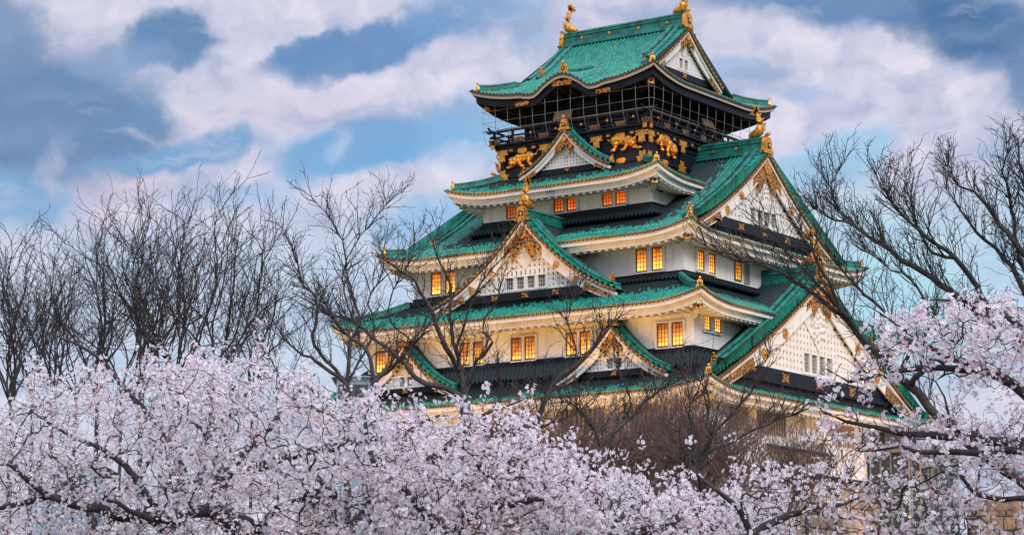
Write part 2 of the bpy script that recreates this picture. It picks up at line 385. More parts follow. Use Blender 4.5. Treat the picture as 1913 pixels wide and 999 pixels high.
ROW = .42
def tile_rows(mb, u0, u1, point, dmax, shelter, step=.75, dmin=0.0, flip=False, row=None):
    """rows of round tiles: point(u, d) -> xyz, dmax(u) -> how far the row runs"""
    n = max(1, round((u1-u0)/(row or ROW))); p = (u1-u0)/n; kz = 1.0 if row is None else 1.35
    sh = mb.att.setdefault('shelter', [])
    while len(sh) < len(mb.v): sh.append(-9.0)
    prof = [(-.5, 0), (-.29, .0), (-.21, .13), (0, .20), (.21, .13), (.29, 0), (.5, 0)]
    for i in range(n):
        uc = u0+(i+.5)*p
        us = [min(max(uc+q[0]*p, u0), u1) for q in prof]
        dms = [max(dmin, dmax(u)) for u in us]
        dm = max(dms)
        if dm-dmin < .05: continue
        ns = max(2, int(math.ceil((dm-dmin)/step)))
        base = len(mb.v); ds = []
        for k in range(ns+1):
            for j, q in enumerate(prof):
                d = dmin+(dms[j]-dmin)*k/ns
                x, y, z = point(us[j], d)
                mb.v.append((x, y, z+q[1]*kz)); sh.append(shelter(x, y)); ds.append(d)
        w = len(prof)
        for k in range(ns):
            for j in range(w-1):
                a = base+k*w+j
                ids = (a, a+1, a+1+w, a+w) if not flip else (a, a+w, a+1+w, a+1)
                def uvc(q):
                    jj = (q-base) % w
                    return (i+.02+.96*jj/(w-1), ds[q-base]*1.04+(i*.37 % 1))
                mb.face(ids, 0, j in (1, 2, 3, 4), [uvc(q) for q in ids])

def no_shelter(x, y): return -9.0
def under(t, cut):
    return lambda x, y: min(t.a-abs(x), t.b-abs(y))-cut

def build_roof(t, name, shelter, ridge=None):
    """hipped skirt, or hip-and-gable when the tier has gx"""
    mb = MB(); a, b = t.a, t.b
    ov = min(a-t.wa, b-t.wb)
    for sg in (-1, 1):
        # planes over the two long sides
        def py(u, d): x, y = place('y', sg, b, u, d); return x, y, roof_z(t, a, u, d, 'y')
        if t.gx: dm = lambda u: b if abs(u) <= t.gx else max(0, a-abs(u))
        else: dm = lambda u: min(b-t.wb+.3, max(0, a-abs(u)))
        tile_rows(mb, -a, a, py, dm, shelter, flip=(sg > 0))
        def px(u, d): x, y = place('x', sg, a, u, d); return x, y, roof_z(t, b, u, d, 'x')
        if t.gx: dmx = lambda u: min(a-t.gx+.75, max(0, b-abs(u)))
        else: dmx = lambda u: min(a-t.wa+.3, max(0, b-abs(u)))
        tile_rows(mb, -b, b, px, dmx, shelter, flip=(sg < 0))
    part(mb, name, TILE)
    # ------------- eave edge: tile ends, boards, rafters, soffit
    black = t.kara > 0
    for side in ('y', 'x'):
        half, out = (a, b) if side == 'y' else (b, a)
        dw = (b-t_below[t][1]) if side == 'y' else (a-t_below[t][0])
        for sg in (-1, 1):
            ends, fascia, raft, soff = MB(), MB(), MB(), MB()
            def P(u, d, dz):
                lim = half-d
                uu = max(-lim, min(lim, u))
                x, y = place(side, sg, out, uu, d)
                return (x, y, roof_z(t, half, u, 0, side)+dz)
            n = round(2*half/ROW); p = 2*half/n
            axis = 1 if side == 'y' else 0
            for i in range(n):
                u = -half+(i+.5)*p
                x, y, z = P(u, -.02, .045)
                q = [];  q2 = []
                for k in range(8):
                    an = 2*math.pi*k/8; c, s_ = math.cos(an), math.sin(an)
                    for lst, r, oo in ((q, .15, 0), (q2, .075, .03)):
                        lst.append((x+r*c, y+sg*oo, z+r*s_) if side == 'y' else (x+sg*oo, y+r*c, z+r*s_))
                i0 = len(ends.v); ends.v += q; ends.face(range(i0, i0+8), 0)
                i0 = len(ends.v); ends.v += q2; ends.face(range(i0, i0+8), 1)
                # flat pan tile edge between two ends
                A = P(u+p*.18, -.0, .03); B = P(u+p*.82, -.0, .03)
                ends.quad((A[0], A[1], A[2]-.13), (B[0], B[1], B[2]-.13), B, A, 1)
            m = 40; us = [-half+2*half*k/m for k in range(m+1)]
            for k in range(m):
                u, v = us[k], us[k+1]
                if black:
                    steps = [(.10, -.06, -.34, 0), (.40, -.36, -1.0, 1)]
                else:
                    steps = [(.10, -.06, -.42, 0), (.50, -.44, -.92, 0)]
                for (d, zt, zb, mi) in steps:
                    fascia.hexa([P(u, d, zb), P(v, d, zb), P(v, d+.14, zb), P(u, d+.14, zb), P(u, d, zt), P(v, d, zt), P(v, d+.14, zt), P(u, d+.14, zt)], mi)
                z1 = -.44 if not black else -.40
                soff.quad(P(u, .2, z1+.06), P(v, .2, z1+.06), P(v, .56, z1), P(u, .56, z1))
                def S(u, d):
                    lim = half-d; x, y = place(side, sg, out, max(-lim, min(lim, u)), d)
                    f = (d-.6)/max(dw-.6, .1)
                    z = roof_z(t, half, u, 0, side)*(1-f)+(t.z+.05)*f
                    return (x, y, z-.86+.10*d)
                soff.quad(S(u, .6), S(v, .6), S(v, dw+.02), S(u, dw+.02))
            nr = int(2*(half-.7)/.74)
            for i in range(nr+1):
                u = -half+.7+(2*half-1.4)*i/nr
                if dw < 1: continue
                c = []
                for d in (.60, dw):
                    for du in (-.15, .15):
                        x, y, z = S(u+du, d)
                        if half-abs(u) < d: x, y, z = S(u+du, max(.62, half-abs(u)))
                        c.append((x, y, z))
                lo = [(x, y, z-.26) for x, y, z in c]; hi = [(x, y, z+.02) for x, y, z in c]
                raft.hexa([lo[0], lo[1], lo[3], lo[2], hi[0], hi[1], hi[3], hi[2]])
            part(ends, 'eave_tile_end', [BRONZE if black else GILTEND, DARKGAP])
            part(fascia, 'eave_board', [GREYTRIM if black else TRIM, NAVY])
            part(raft, 'rafter', BLACKWOOD if black else TRIM)
            part(soff, 'soffit', BLACKWOOD if black else PLASTER)
    # ------------- corners: hip ridge with its end ornament, hip rafter with gilded end
    for sx_ in (-1, 1):
        for sy_ in (-1, 1):
            dend = (a-t.gx+.45) if t.gx else min(a-t.wa, b-t.wb)
            pts = []
            for k in range(9):
                d = .55+(dend-.55)*k/8
                pts.append((sx_*(a-d), sy_*(b-d), roof_z(t, a, a-d, d, 'x')+.10))
            rb = MB()
            rb.sweep(pts, [(-.24, 0), (.24, 0), (.24, .22), (.18, .24), (.18, .40), (.24, .42), (.12, .56), (-.12, .56), (-.24, .42), (-.18, .40), (-.18, .24), (-.24, .22)], scale=[1]*8+[.55 if t.gx else 1])
            r = part(rb, 'hip_ridge', RIDGE)
            g = MB(); c = np.array(pts[0]); dd = np.array([sx_, sy_, 0])/math.sqrt(2); sd_ = np.array([-sy_, sx_, 0])/math.sqrt(2)
            onigawara(g, c+dd*.06+np.array([0, 0, -.05]), dd, sd_, .62)
            g.build('ridge_end_ornament', [GOLD, DARKGAP], r)
            hb = MB()
            q0 = np.array([sx_*(a-.10), sy_*(b-.10), t.z+t.lift-.12]); 
            # upturned corner tile
            hb.sweep([q0-dd*.8+np.array([0, 0, -.02]), q0, q0+dd*.28+np.array([0, 0, .14])], [(-.13, -.06), (.13, -.06), (.10, .12), (-.10, .12)], scale=[1, 1, .45])
            hb.build('corner_tile', RIDGE, r)
            w = t_below[t]
            p0 = np.array([sx_*w[0], sy_*w[1], t.z-1.05]); p1 = np.array([sx_*(a-1.0), sy_*(b-1.0), t.z+t.lift*.55-1.0])
            bm_ = MB(); bm_.sweep([p0, p1], [(-.2, -.2), (.2, -.2), (.2, .24), (-.2, .24)])
            o = part(bm_, 'hip_rafter', BLACKWOOD if black else TRIM)
            cb = MB(); e = p1+dd*.02
            cb.sweep([p1-dd*.55, p1+dd*.05], [(-.27, -.27), (.27, -.27), (.27, .30), (-.27, .30)])
            u_ = np.array([0, 0, 1.0])
            ring = [p1+dd*.075+sd_*.13*math.cos(k*math.pi/4)+u_*.13*math.sin(k*math.pi/4) for k in range(8)]
            i0 = len(cb.v); cb.v += [tuple(q) for q in ring]; cb.face(range(i0, i0+8), 1)
            cb.build('gilded_rafter_end', [GOLD, DARKGAP], o)

def onigawara(mb, c, fwd, side, s):
    """flat-backed ridge end ornament, facing fwd"""
    up = np.array([0, 0, 1.0]); fwd = np.array(fwd, float); side = np.array(side, float); c = np.array(c, float)
    prof = [(-.55, 0), (-.62, .14), (-.40, .26), (-.36, .75), (-.22, 1.0), (.22, 1.0), (.36, .75), (.40, .26), (.62, .14), (.55, 0)]
    f = [c+fwd*.10*s*1.5+side*x*s+up*z*s for x, z in prof]; b = [c-fwd*.18*s+side*x*s+up*z*s for x, z in prof]
    i = len(mb.v); n = len(prof); mb.v += [tuple(p) for p in f+b]
    mb.face(range(i, i+n), 0); mb.face(list(range(i+n, i+2*n))[::-1], 0)
    for k in range(n): mb.face((i+k, i+n+k, i+n+(k+1) % n, i+(k+1) % n), 0)
    q = [(-.2, .30), (.2, .30), (.2, .66), (-.2, .66)]
    i = len(mb.v); mb.v += [tuple(c+fwd*(.15*s+.012)+side*x*s+up*z*s) for x, z in q]; mb.face((i, i+1, i+2, i+3), 1)
    mb.ball(c+fwd*.17*s+up*.47*s, .13*s, 0, 6, 4)
    mb.tube([c+up*.95*s-fwd*.15*s, c+up*1.18*s+fwd*.02*s, c+up*1.26*s+fwd*.22*s], .12*s, 6, 0)

# the wall each roof leans out from (for soffits): the storey BELOW the roof
t_below = {T1: (5.9, 7.7), T2: STOREY[2], T3: STOREY[3], T4: STOREY[4], T5: STOREY[5]}

build_roof(T1, 'roof', no_shelter)
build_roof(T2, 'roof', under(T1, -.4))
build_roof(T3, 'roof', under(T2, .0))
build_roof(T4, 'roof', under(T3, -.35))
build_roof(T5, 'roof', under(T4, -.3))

# ---------------------------------------------------------------- storeys
def storey(a, b, z0, z1, zboard):
    w = MB(); w.box(-a, a, -b, b, z0, z1); part(w, 'wall', PLASTER)
    k = MB(); e = .10
    k.box(-a-e, a+e, -b-e, b+e, z0, zboard); part(k, 'base_board', NAVY)
storey(9.1, 10.0, 41.5, 46.9, 44.0)
storey(14.35, 13.45, 35, 41.2, 37.0)
storey(17.1, 16.6, 27, 34.3, 30.0)
w = MB(); w.box(-18.7, 18.7, -18.2, 18.2, 20.0, 26.9); part(w, 'wall', PLASTER)
# string courses on the lowest storey
k = MB(); k.box(-18.82, 18.82, -18.32, 18.32, 20.0, 20.5); part(k, 'plinth_board', NAVY)

# corner boxes that lean out over the stone base
def stone_drop(x0, x1, y0, y1, z0, z1, grow):
    m = MB()
    cx, cy = (x0+x1)/2, (y0+y1)/2
    def ring(z, g): return [(x0-g, y0-g, z), (x1+g, y0-g, z), (x1+g, y1+g, z), (x0-g, y1+g, z)]
    m.hexa(ring(z0, grow)+ring(z0+1.0, grow)); m.hexa(ring(z0+1.003, grow)+ring(z1, 0)); part(m, 'stone_drop_bay', PLASTER)
stone_drop(16.4, 18.9, -18.4, -15.9, 22.6, 25.6, .55)
stone_drop(-18.9, -16.4, -18.4, -15.9, 22.6, 25.6, .55)
stone_drop(17.6, 18.9, -1.2, 2.4, 23.2, 25.8, .5)

# dark flashing roof where the lowest roof meets the wall above it
def shoulder(a, b, z0, z1, out):
    m = MB()
    deep = lambda x, y: 9.0
    for sg in (-1, 1):
        tile_rows(m, -a-out, a+out, lambda u, d: (u, sg*(b+out-d), z0+(z1-z0)*d/out), lambda u: out if abs(u) < a else a+out-abs(u), deep, flip=(sg > 0))
        tile_rows(m, -b-out, b+out, lambda u, d: (sg*(a+out-d), u, z0+(z1-z0)*d/out), lambda u: out if abs(u) < b else b+out-abs(u), deep, flip=(sg < 0))
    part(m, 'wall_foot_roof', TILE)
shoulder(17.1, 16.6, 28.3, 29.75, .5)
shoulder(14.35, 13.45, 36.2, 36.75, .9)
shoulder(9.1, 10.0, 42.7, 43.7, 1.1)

# ---------------------------------------------------------------- windows
def W3(face, s, o, z): return (s, -o, z) if face == 'L' else (o, s, z)
_wmesh = {}
def window(face, s, o, z0, w, h, glow=GLOW, zoff=KZ, parent=None, bars=(3, 5), frame=WOODLIT):
    key = (face, round(w, 2), round(h, 2), glow.name, bars, frame.name)
    if key not in _wmesh:
        m = MB(); f = .09
        def bx(sa, sb, za, zb, oa, ob):
            m.hexa([W3(face, sa, oa, za), W3(face, sb, oa, za), W3(face, sb, ob, za), W3(face, sa, ob, za), W3(face, sa, oa, zb), W3(face, sb, oa, zb), W3(face, sb, ob, zb), W3(face, sa, ob, zb)])
        bx(-w/2, -w/2+f, 0, h, -.05, .12); bx(w/2-f, w/2, 0, h, -.05, .12); bx(-w/2+f, w/2-f, 0, f, -.05, .117); bx(-w/2+f, w/2-f, h-f, h, -.05, .117)
        nb, nh = bars
        for i in range(1, nb):
            x = -w/2+f+(w-2*f)*i/nb; bx(x-.022, x+.022, f, h-f, .055, .10)
        for i in range(1, nh):
            z = f+(h-2*f)*i/nh; bx(-w/2+f, w/2-f, z-.02, z+.02, .05, .085)
        p = MB(); p.quad(W3(face, -w/2+f, .045, f), W3(face, w/2-f, .045, f), W3(face, w/2-f, .045, h-f), W3(face, -w/2+f, .045, h-f))
        _wmesh[key] = (m.mesh('window', frame), p.mesh('pane', glow))
    a, b = _wmesh[key]
    o1 = link(bpy.data.objects.new('window', a), parent or castle); o1.location = Vector(W3(face, s, o, z0))+Vector((0, 0, zoff if parent is None else 0))
    o2 = link(bpy.data.objects.new('pane', b), o1)
    return o1
def pair(face, s, o, z0, w=1.08, h=1.98, gap=1.5, glow=GLOW):
    for q in (-1, 1): window(face, s+q*gap/2, o, z0, w, h, glow)
    m = MB()                       # plaster jambs and hood round the pair
    def bx(sa, sb, za, zb, ob):
        m.hexa([W3(face, sa, o-.05, za), W3(face, sb, o-.05, za), W3(face, sb, ob, za), W3(face, sa, ob, za), W3(face, sa, o-.05, zb), W3(face, sb, o-.05, zb), W3(face, sb, ob, zb), W3(face, sa, ob, zb)])
    e = gap/2+w/2
    bx(s-e-.22, s-e, z0-.05, z0+h+.12, o+.20); bx(s+e, s+e+.22, z0-.05, z0+h+.12, o+.20); bx(s-gap/2+w/2, s+gap/2-w/2, z0-.05, z0+h, o+.16)
    bx(s-e, s+e, z0+h, z0+h+.12, o+.197); bx(s-e-.1, s+e+.1, z0-.17, z0-.05, o+.22)
    part(m, 'window_surround', TRIM)
for s in (-5.2, 0.02, 5.2): pair('L', s, 10.0, 44.12, 1.05, 1.72, 1.38, GLOWDIM)
for s in (-10.98, 10.98): pair('L', s, 13.45, 37.2, 1.12, 2.0, 1.6)
for s in (-14.9, -5.5, 0.02, 5.75, 14.9): pair('L', s, 16.6, 30.05, 1.12, 2.0, 1.42)
for s in (-9.95, 9.95): pair('R', s, 14.35, 37.25, 1.12, 1.75, 1.85)
for s in (-4.47, 4.47): window('R', s, 14.35, 37.25, 1.12, 1.75)
for s in (-13.7, 13.7): pair('R', s, 17.1, 31.45, 1.05, 1.55, 1.75)
DIMGLASS = mat('dark window glass', (.05, .06, .07), .25)
for s in (-2.9, 2.9): window('R', s, 14.35, 37.2, .95, 1.85, DIMGLASS, bars=(4, 7), frame=GREYTRIM)
for s in (-8.7, 8.7): window('R', s, 9.1, 45.1, .8, .9, DIMGLASS, bars=(4, 1), frame=DARKGAP)
# slatted openings of the lowest storey
SLAT = mat('weathered slat', (.34, .27, .20), .8)
def slats(face, s0, s1, o, z0, z1):
    b = MB()
    b.quad(W3(face, s0, o+.02, z0), W3(face, s1, o+.02, z0), W3(face, s1, o+.02, z1), W3(face, s0, o+.02, z1), 1)
    n = int((s1-s0)/.42)
    for i in range(n+1):
        s = s0+(s1-s0)*i/n
        b.hexa([W3(face, s-.11, o, z0), W3(face, s+.11, o, z0), W3(face, s+.11, o+.22, z0), W3(face, s-.11, o+.22, z0), W3(face, s-.11, o, z1), W3(face, s+.11, o, z1), W3(face, s+.11, o+.22, z1), W3(face, s-.11, o+.22, z1)])
    part(b, 'slatted_window', [SLAT, DARKGAP])
for a_, b_ in ((-13, -9), (-3.2, 1.6), (5.0, 9.2), (12, 14.2)): slats('L', a_, b_, 18.2, 23.3, 25.6)
for a_, b_ in ((-14.5, -11), (-9, -4.5), (4, 8), (10, 14)): slats('R', a_, b_, 18.7, 23.3, 25.6)
# thin ledge roof along the right foot of the wall
m = MB(); m.hexa([(18.7, -7.5, 22.2), (19.9, -7.5, 22.0), (19.9, 3.0, 22.0), (18.7, 3.0, 22.2), (18.7, -7.5, 22.55), (19.9, -7.5, 22.2), (19.9, 3.0, 22.2), (18.7, 3.0, 22.55)])
part(m, 'ledge', NAVY)

# ---------------------------------------------------------------- gables
def verge_path(face, sc, o, top, w, dz, n=14, sgn=1, s0=0.0):
    return [W3(face, sc+sgn*(s0+(w-s0)*k/n), o, top(s0+(w-s0)*k/n)+dz) for k in range(n+1)]
def disc(mb, face, s, o, z, r, th=.08, m=0, n=12, petals=False):
    pts = []
    for k in range(n):
        an = 2*math.pi*k/n; rr = r*(1-.12*(k % 2)) if petals else r
        pts.append((s+rr*math.cos(an), z+rr*math.sin(an)))
    i = len(mb.v)
    mb.v += [W3(face, a, o+th, b) for a, b in pts]+[W3(face, a, o, b) for a, b in pts]
    mb.face(range(i, i+n), m)
    for k in range(n): mb.face((i+k, i+n+k, i+n+(k+1) % n, i+(k+1) % n), m)
def plate(mb, face, pts, o, th, m=0):
    n = len(pts); i = len(mb.v)
    mb.v += [W3(face, a, o+th, b) for a, b in pts]+[W3(face, a, o, b) for a, b in pts]
    mb.face(range(i, i+n), m); mb.face(list(range(i+n, i+2*n))[::-1], m)
    for k in range(n): mb.face((i+k, i+n+k, i+n+(k+1) % n, i+(k+1) % n), m)
def lace_mat():
    m = bpy.data.materials.new('pierced gilt'); m.use_nodes = True; t = m.node_tree; b = t.nodes['Principled BSDF']
    g = N('ShaderNodeNewGeometry', t); v = N('ShaderNodeTexVoronoi', t, feature='DISTANCE_TO_EDGE'); v.inputs['Scale'].default_value = 3.4
    L(g.outputs['Position'], v.inputs['Vector'], t)
    r = N('ShaderNodeMapRange', t); L(v.outputs['Distance'], r.inputs[0], t); r.inputs[1].default_value = .07; r.inputs[2].default_value = .17
    x = N('ShaderNodeMix', t, data_type='RGBA'); L(r.outputs[0], x.inputs[0], t); x.inputs[6].default_value = (.60, .26, .04, 1); x.inputs[7].default_value = (.05, .022, .008, 1)
    L(x.outputs[2], b.inputs['Base Color'], t); b.inputs['Roughness'].default_value = .45; b.inputs['Metallic'].default_value = .5
    return m
LACE = lace_mat()

def gable(face, sc, o, top, w, zb, bw, nwin=2, winh=1.0, winw=.8, recess=.55, crests=0, lace=1.0, wl=None, roof_back=None, shelter=no_shelter, ridge_h=.6, double=False, board_h=.9, slope_w=None, vstrip=1.0, winz=None, vz=.30):
    """gable wall with lattice, bargeboards, gilt fittings; roof_back: also builds its two roof planes back to that o"""
    mould = .26
    ob = o-recess
    lat = lambda s: top(s)-mould-bw
    # half width where the lattice meets its base
    sb = 0.0
    while lat(sb) > zb and sb < w: sb += .05
    g = MB()
    # backing wall
    pts = [(sc-w*.97, min(zb, top(w)-.1)-board_h*.3), (sc+w*.97, min(zb, top(w)-.1)-board_h*.3)]
    n = 12
    prof = [(sc+w*.97*(1-2*k/n), top(abs(w*.97*(1-2*k/n)))-.1) for k in range(n+1)]
    pl = pts+prof
    i = len(g.v); g.v += [W3(face, a, ob-.25, b) for a, b in pl]; g.face(range(i, i+len(pl)), 1)
    def bx(sa, sb_, za, zb_, oa, ob_, m=0):
        if zb_-za < .02 or sb_-sa < .02: return
        g.hexa([W3(face, sa, oa, za), W3(face, sb_, oa, za), W3(face, sb_, ob_, za), W3(face, sa, ob_, za), W3(face, sa, oa, zb_), W3(face, sb_, oa, zb_), W3(face, sb_, ob_, zb_), W3(face, sa, ob_, zb_)], m)
    # lattice: uprights and rails clipped by the bargeboard line
    ztop = lat(0)
    solid = zb+(ztop-zb)*.70
    pitch = max(.34, min(.62, sb*2/22)); nb = int(sb*2/pitch)
    wz = zb+.25 if winz is None else winz
    ww = nwin*winw*1.45
    for k in range(-nb//2, nb//2+1):
        s = (k+.5)*pitch
        if abs(s) > sb: continue
        zt = lat(abs(s)+pitch*.3)+.25
        if nwin and abs(s) < ww/2+.1:
            bx(sc+s-pitch*.34, sc+s+pitch*.34, wz+winh+.12, zt, ob-.2, ob)
            bx(sc+s-pitch*.34, sc+s+pitch*.34, zb, wz-.05, ob-.2, ob)
        else: bx(sc+s-pitch*.34, sc+s+pitch*.34, zb, zt, ob-.2, ob)
    zz = zb
    while zz < ztop:
        sl_ = 0.0
        while lat(sl_) > zz and sl_ < w: sl_ += .05
        if nwin and wz-.1 < zz < wz+winh+.1:
            for q in (-1, 1):
                a_, b_ = sorted((sc+q*(ww/2+.12), sc+q*(sl_+.2))); bx(a_, b_, zz, zz+pitch*.52, ob-.19, ob-.012)
        else: bx(sc-sl_-.2, sc+sl_+.2, zz, zz+pitch*.52, ob-.19, ob-.012)
        zz += pitch*.95
    # plain white head with carved swags under the peak
    hp = [(sc-x, lat(x)+.3) for x in (1.0*w*.16, w*.08)]+[(sc, lat(0)+.3)]+[(sc+x, lat(x)+.3) for x in (w*.08, w*.16)]+[(sc+w*.07, lat(w*.16)-w*.06), (sc, lat(w*.16)-w*.13), (sc-w*.07, lat(w*.16)-w*.06)]
    plate(g, face, hp, ob+.01, .07)
    for q in range(22):
        an = q*2.4; rr = w*.075*math.sqrt(q/22)
        g.ball(W3(face, sc+rr*math.cos(an), ob+.09, lat(0)-w*.115+rr*math.sin(an)*1.1), w*.0135, 0, 6, 4)
    if nwin:
        bx(sc-ww/2-.1, sc+ww/2+.1, wz+winh, wz+winh+.14, ob-.2, ob+.05)
        bx(sc-ww/2-.1, sc+ww/2+.1, wz-.14, wz, ob-.2, ob+.05)
        for k in range(nwin+1):
            s = sc-ww/2+ww*k/nwin; bx(s-winw*.22, s+winw*.22, wz, wz+winh, ob-.2, ob+.03)
    go = part(g, 'gable', [TRIM, DARKGAP])
    if nwin:
        for k in range(nwin):
            s = sc-ww/2+ww*(k+.5)/nwin
            m = MB()
            for q in (-.25, 0, .25):
                m.hexa([W3(face, s+q*winw-.03, ob-.18, wz), W3(face, s+q*winw+.03, ob-.18, wz), W3(face, s+q*winw+.03, ob-.12, wz), W3(face, s+q*winw-.03, ob-.12, wz)]+[W3(face, s+q*winw-.03, ob-.18, wz+winh), W3(face, s+q*winw+.03, ob-.18, wz+winh), W3(face, s+q*winw+.03, ob-.12, wz+winh), W3(face, s+q*winw-.03, ob-.12, wz+winh)])
            nh = 5 if winh > 1.2 else 3
            for q in range(1, nh):
                z = wz+winh*q/nh
                m.hexa([W3(face, s-winw*.5, ob-.19, z-.025), W3(face, s+winw*.5, ob-.19, z-.025), W3(face, s+winw*.5, ob-.13, z-.025), W3(face, s-winw*.5, ob-.13, z-.025)]+[W3(face, s-winw*.5, ob-.19, z+.025), W3(face, s+winw*.5, ob-.19, z+.025), W3(face, s+winw*.5, ob-.13, z+.025), W3(face, s-winw*.5, ob-.13, z+.025)])
            m.quad(W3(face, s-winw*.5, ob-.21, wz), W3(face, s+winw*.5, ob-.21, wz), W3(face, s+winw*.5, ob-.21, wz+winh), W3(face, s-winw*.5, ob-.21, wz+winh), 1)
            m.build('gable_window', [GREYTRIM, DIMGLASS], go)
    # bargeboards
    n = 16
    for q in (-1, 1):
        bb = MB()
        for k in range(n):
            s0, s1 = w*k/n, w*(k+1)/n
            # board tapers towards the foot
            def seg(dz0, dz1, oa, ob_, taper):
                def hgt(s): return dz1*(1-taper*(s/w)**2)
                A = (sc+q*s0, top(s0)); B = (sc+q*s1, top(s1))
                bb.hexa([W3(face, A[0], oa, A[1]-hgt(s0)), W3(face, B[0], oa, B[1]-hgt(s1)), W3(face, B[0], ob_, B[1]-hgt(s1)), W3(face, A[0], ob_, A[1]-hgt(s0)),
                         W3(face, A[0], oa, A[1]-dz0), W3(face, B[0], oa, B[1]-dz0), W3(face, B[0], ob_, B[1]-dz0), W3(face, A[0], ob_, A[1]-dz0)])
            seg(0, mould, o-.2, o, 0); seg(mould-.004, mould+bw, o-.32, o-.14, .45)
        bb.build('bargeboard', TRIM, go)
    # dark edge of the verge with gilt tile ends
    ve = MB()
    for q in (-1, 1):
        ve.sweep(verge_path(face, sc, o+.06, top, w, .12, 16, q), [(-.10, -.06), (.10, -.06), (.10, .18), (-.10, .18)], 1)
        ln = 0; s = .2
        while s < w:
            disc(ve, face, sc+q*s, o+.17, top(s)+.18, .09, .05, 0, 8); s += .40
    ve.build('verge_tile_end', [GILTEND if lace > .5 else BRONZE, BRONZE], go)
    # tiles laid across the verge, and the ridges that run down beside them
    vt = MB(); sh = vt.att.setdefault('shelter', [])
    for q in (-1, 1):
        def pv(u, d): return W3(face, sc+q*u, o+.12-d, top(u)+vz)
        tile_rows(vt, .25, w+.15, pv, lambda u: vstrip, no_shelter, row=.56, step=.5, flip=(q > 0) ^ (face == 'L'))
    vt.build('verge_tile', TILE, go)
    box = [(-.17, -.1), (.17, -.1), (.19, .22), (.10, .36), (-.10, .36), (-.19, .22)]
    rows = [vstrip+.02] + ([vstrip+.85] if double else [])
    for q in (-1, 1):
        for i, off in enumerate(rows):
            kr = MB(); kr.sweep(verge_path(face, sc, o-off, top, w*(.97 if i == 0 else .84), vz+.12, 16, q, .2), box); kr.build('verge_ridge', RIDGE, go)
    fw = np.array(W3(face, 0, 1, 0)); sdv = np.array(W3(face, 1, 0, 0))
    for q in (-1, 1):
        s = w*.84 if double else w*.97
        og_o = o-rows[-1]
        og = MB(); onigawara(og, np.array(W3(face, sc+q*s, og_o, top(s)+.42)), q*sdv, fw, .75 if w > 7 else .5); og.build('ridge_end_ornament', [GOLD, DARKGAP], go)
    # gilt: pendant at the peak, lace at the feet, crests, plates on the base board
    gm = MB(); t0 = top(0)-mould
    e = w*.20*lace
    slope = (top(0)-top(w*.25))/(w*.25)
    pend = [(0, t0-.05), (e, t0-.05-e*slope), (e*1.05, t0-.2-e*slope*1.42), (e*.72, t0-e*slope*1.18), (e*.58, t0-e*slope*1.75), (0, t0-e*slope*.85),
            (-e*.58, t0-e*slope*1.75), (-e*.72, t0-e*slope*1.18), (-e*1.05, t0-.2-e*slope*1.42), (-e, t0-.05-e*slope)]
    # two halves keep the plate convex enough
    plate(gm, face, [(sc+a, b) for a, b in pend[:6]][::-1], o-.13, .07); plate(gm, face, [(sc+a, b) for a, b in [pend[0]]+pend[5:]][::-1], o-.13, .07)
    disc(gm, face, sc, o-.06, t0-e*slope*.42, e*.24, .1, 1); gm.build('gilt_pendant', [LACE, GOLD], go)
    for q in (-1, 1):
        a0, a1 = w*.66, w*.95
        p = [(sc+q*a1, top(a1)-mould-.02), (sc+q*(a0+a1)/2, top((a0+a1)/2)-mould-.04), (sc+q*a0, top(a0)-mould-bw*.15), (sc+q*(a0-.02*w), top(a0)-mould-bw*.95), (sc+q*(a0+.05*w), top(a0)-mould-bw*.75-.1),
             (sc+q*(a0+.02*w), max(top(a1)-mould-.35, zb-board_h*.5)), (sc+q*a1*.97, top(a1)-mould-.32)]
        gm = MB(); plate(gm, face, p if q < 0 else p[::-1], o-.13, .06); gm.build('gilt_corner', LACE, go)
    if crests:
        for q in (-1, 1):
            for f in ((.36, .56) if crests == 2 else (.45,)):
                cm = MB(); s = w*f; disc(cm, face, sc+q*s, o-.13, top(s)-mould-bw*.5, bw*.33, .09, 0, 16, True); disc(cm, face, sc+q*s, o-.06, top(s)-mould-bw*.5, bw*.12, .08, 0, 8); cm.build('gilt_crest', GOLD, go)
    # lacquered board under the lattice
    nb_ = MB()
    def bx2(sa, sb_, za, zb_, oa, ob_, m=0):
        nb_.hexa([W3(face, sa, oa, za), W3(face, sb_, oa, za), W3(face, sb_, ob_, za), W3(face, sa, ob_, za), W3(face, sa, oa, zb_), W3(face, sb_, oa, zb_), W3(face, sb_, ob_, zb_), W3(face, sa, ob_, zb_)], m)
    bx2(sc-w*.92, sc+w*.92, zb-board_h, zb, ob-.3, ob+.08)
    nb_.build('base_board', NAVY, go)
    for f in ((0,) if w < 7 else (-.33, 0, .33)):
        s = sc+w*f; hh = board_h*.36; zc = zb-board_h*.5; l = hh*1.5
        pm = MB(); plate(pm, face, [(s-l, zc-hh), (s-l*.7, zc), (s-l, zc+hh), (s-l*.3, zc+hh*.7), (s+l*.3, zc+hh*.7), (s+l, zc+hh), (s+l*.7, zc), (s+l, zc-hh), (s+l*.3, zc-hh*.7), (s-l*.3, zc-hh*.7)][::-1], ob+.085, .04); pm.build('gilt_plate', LACE, go)
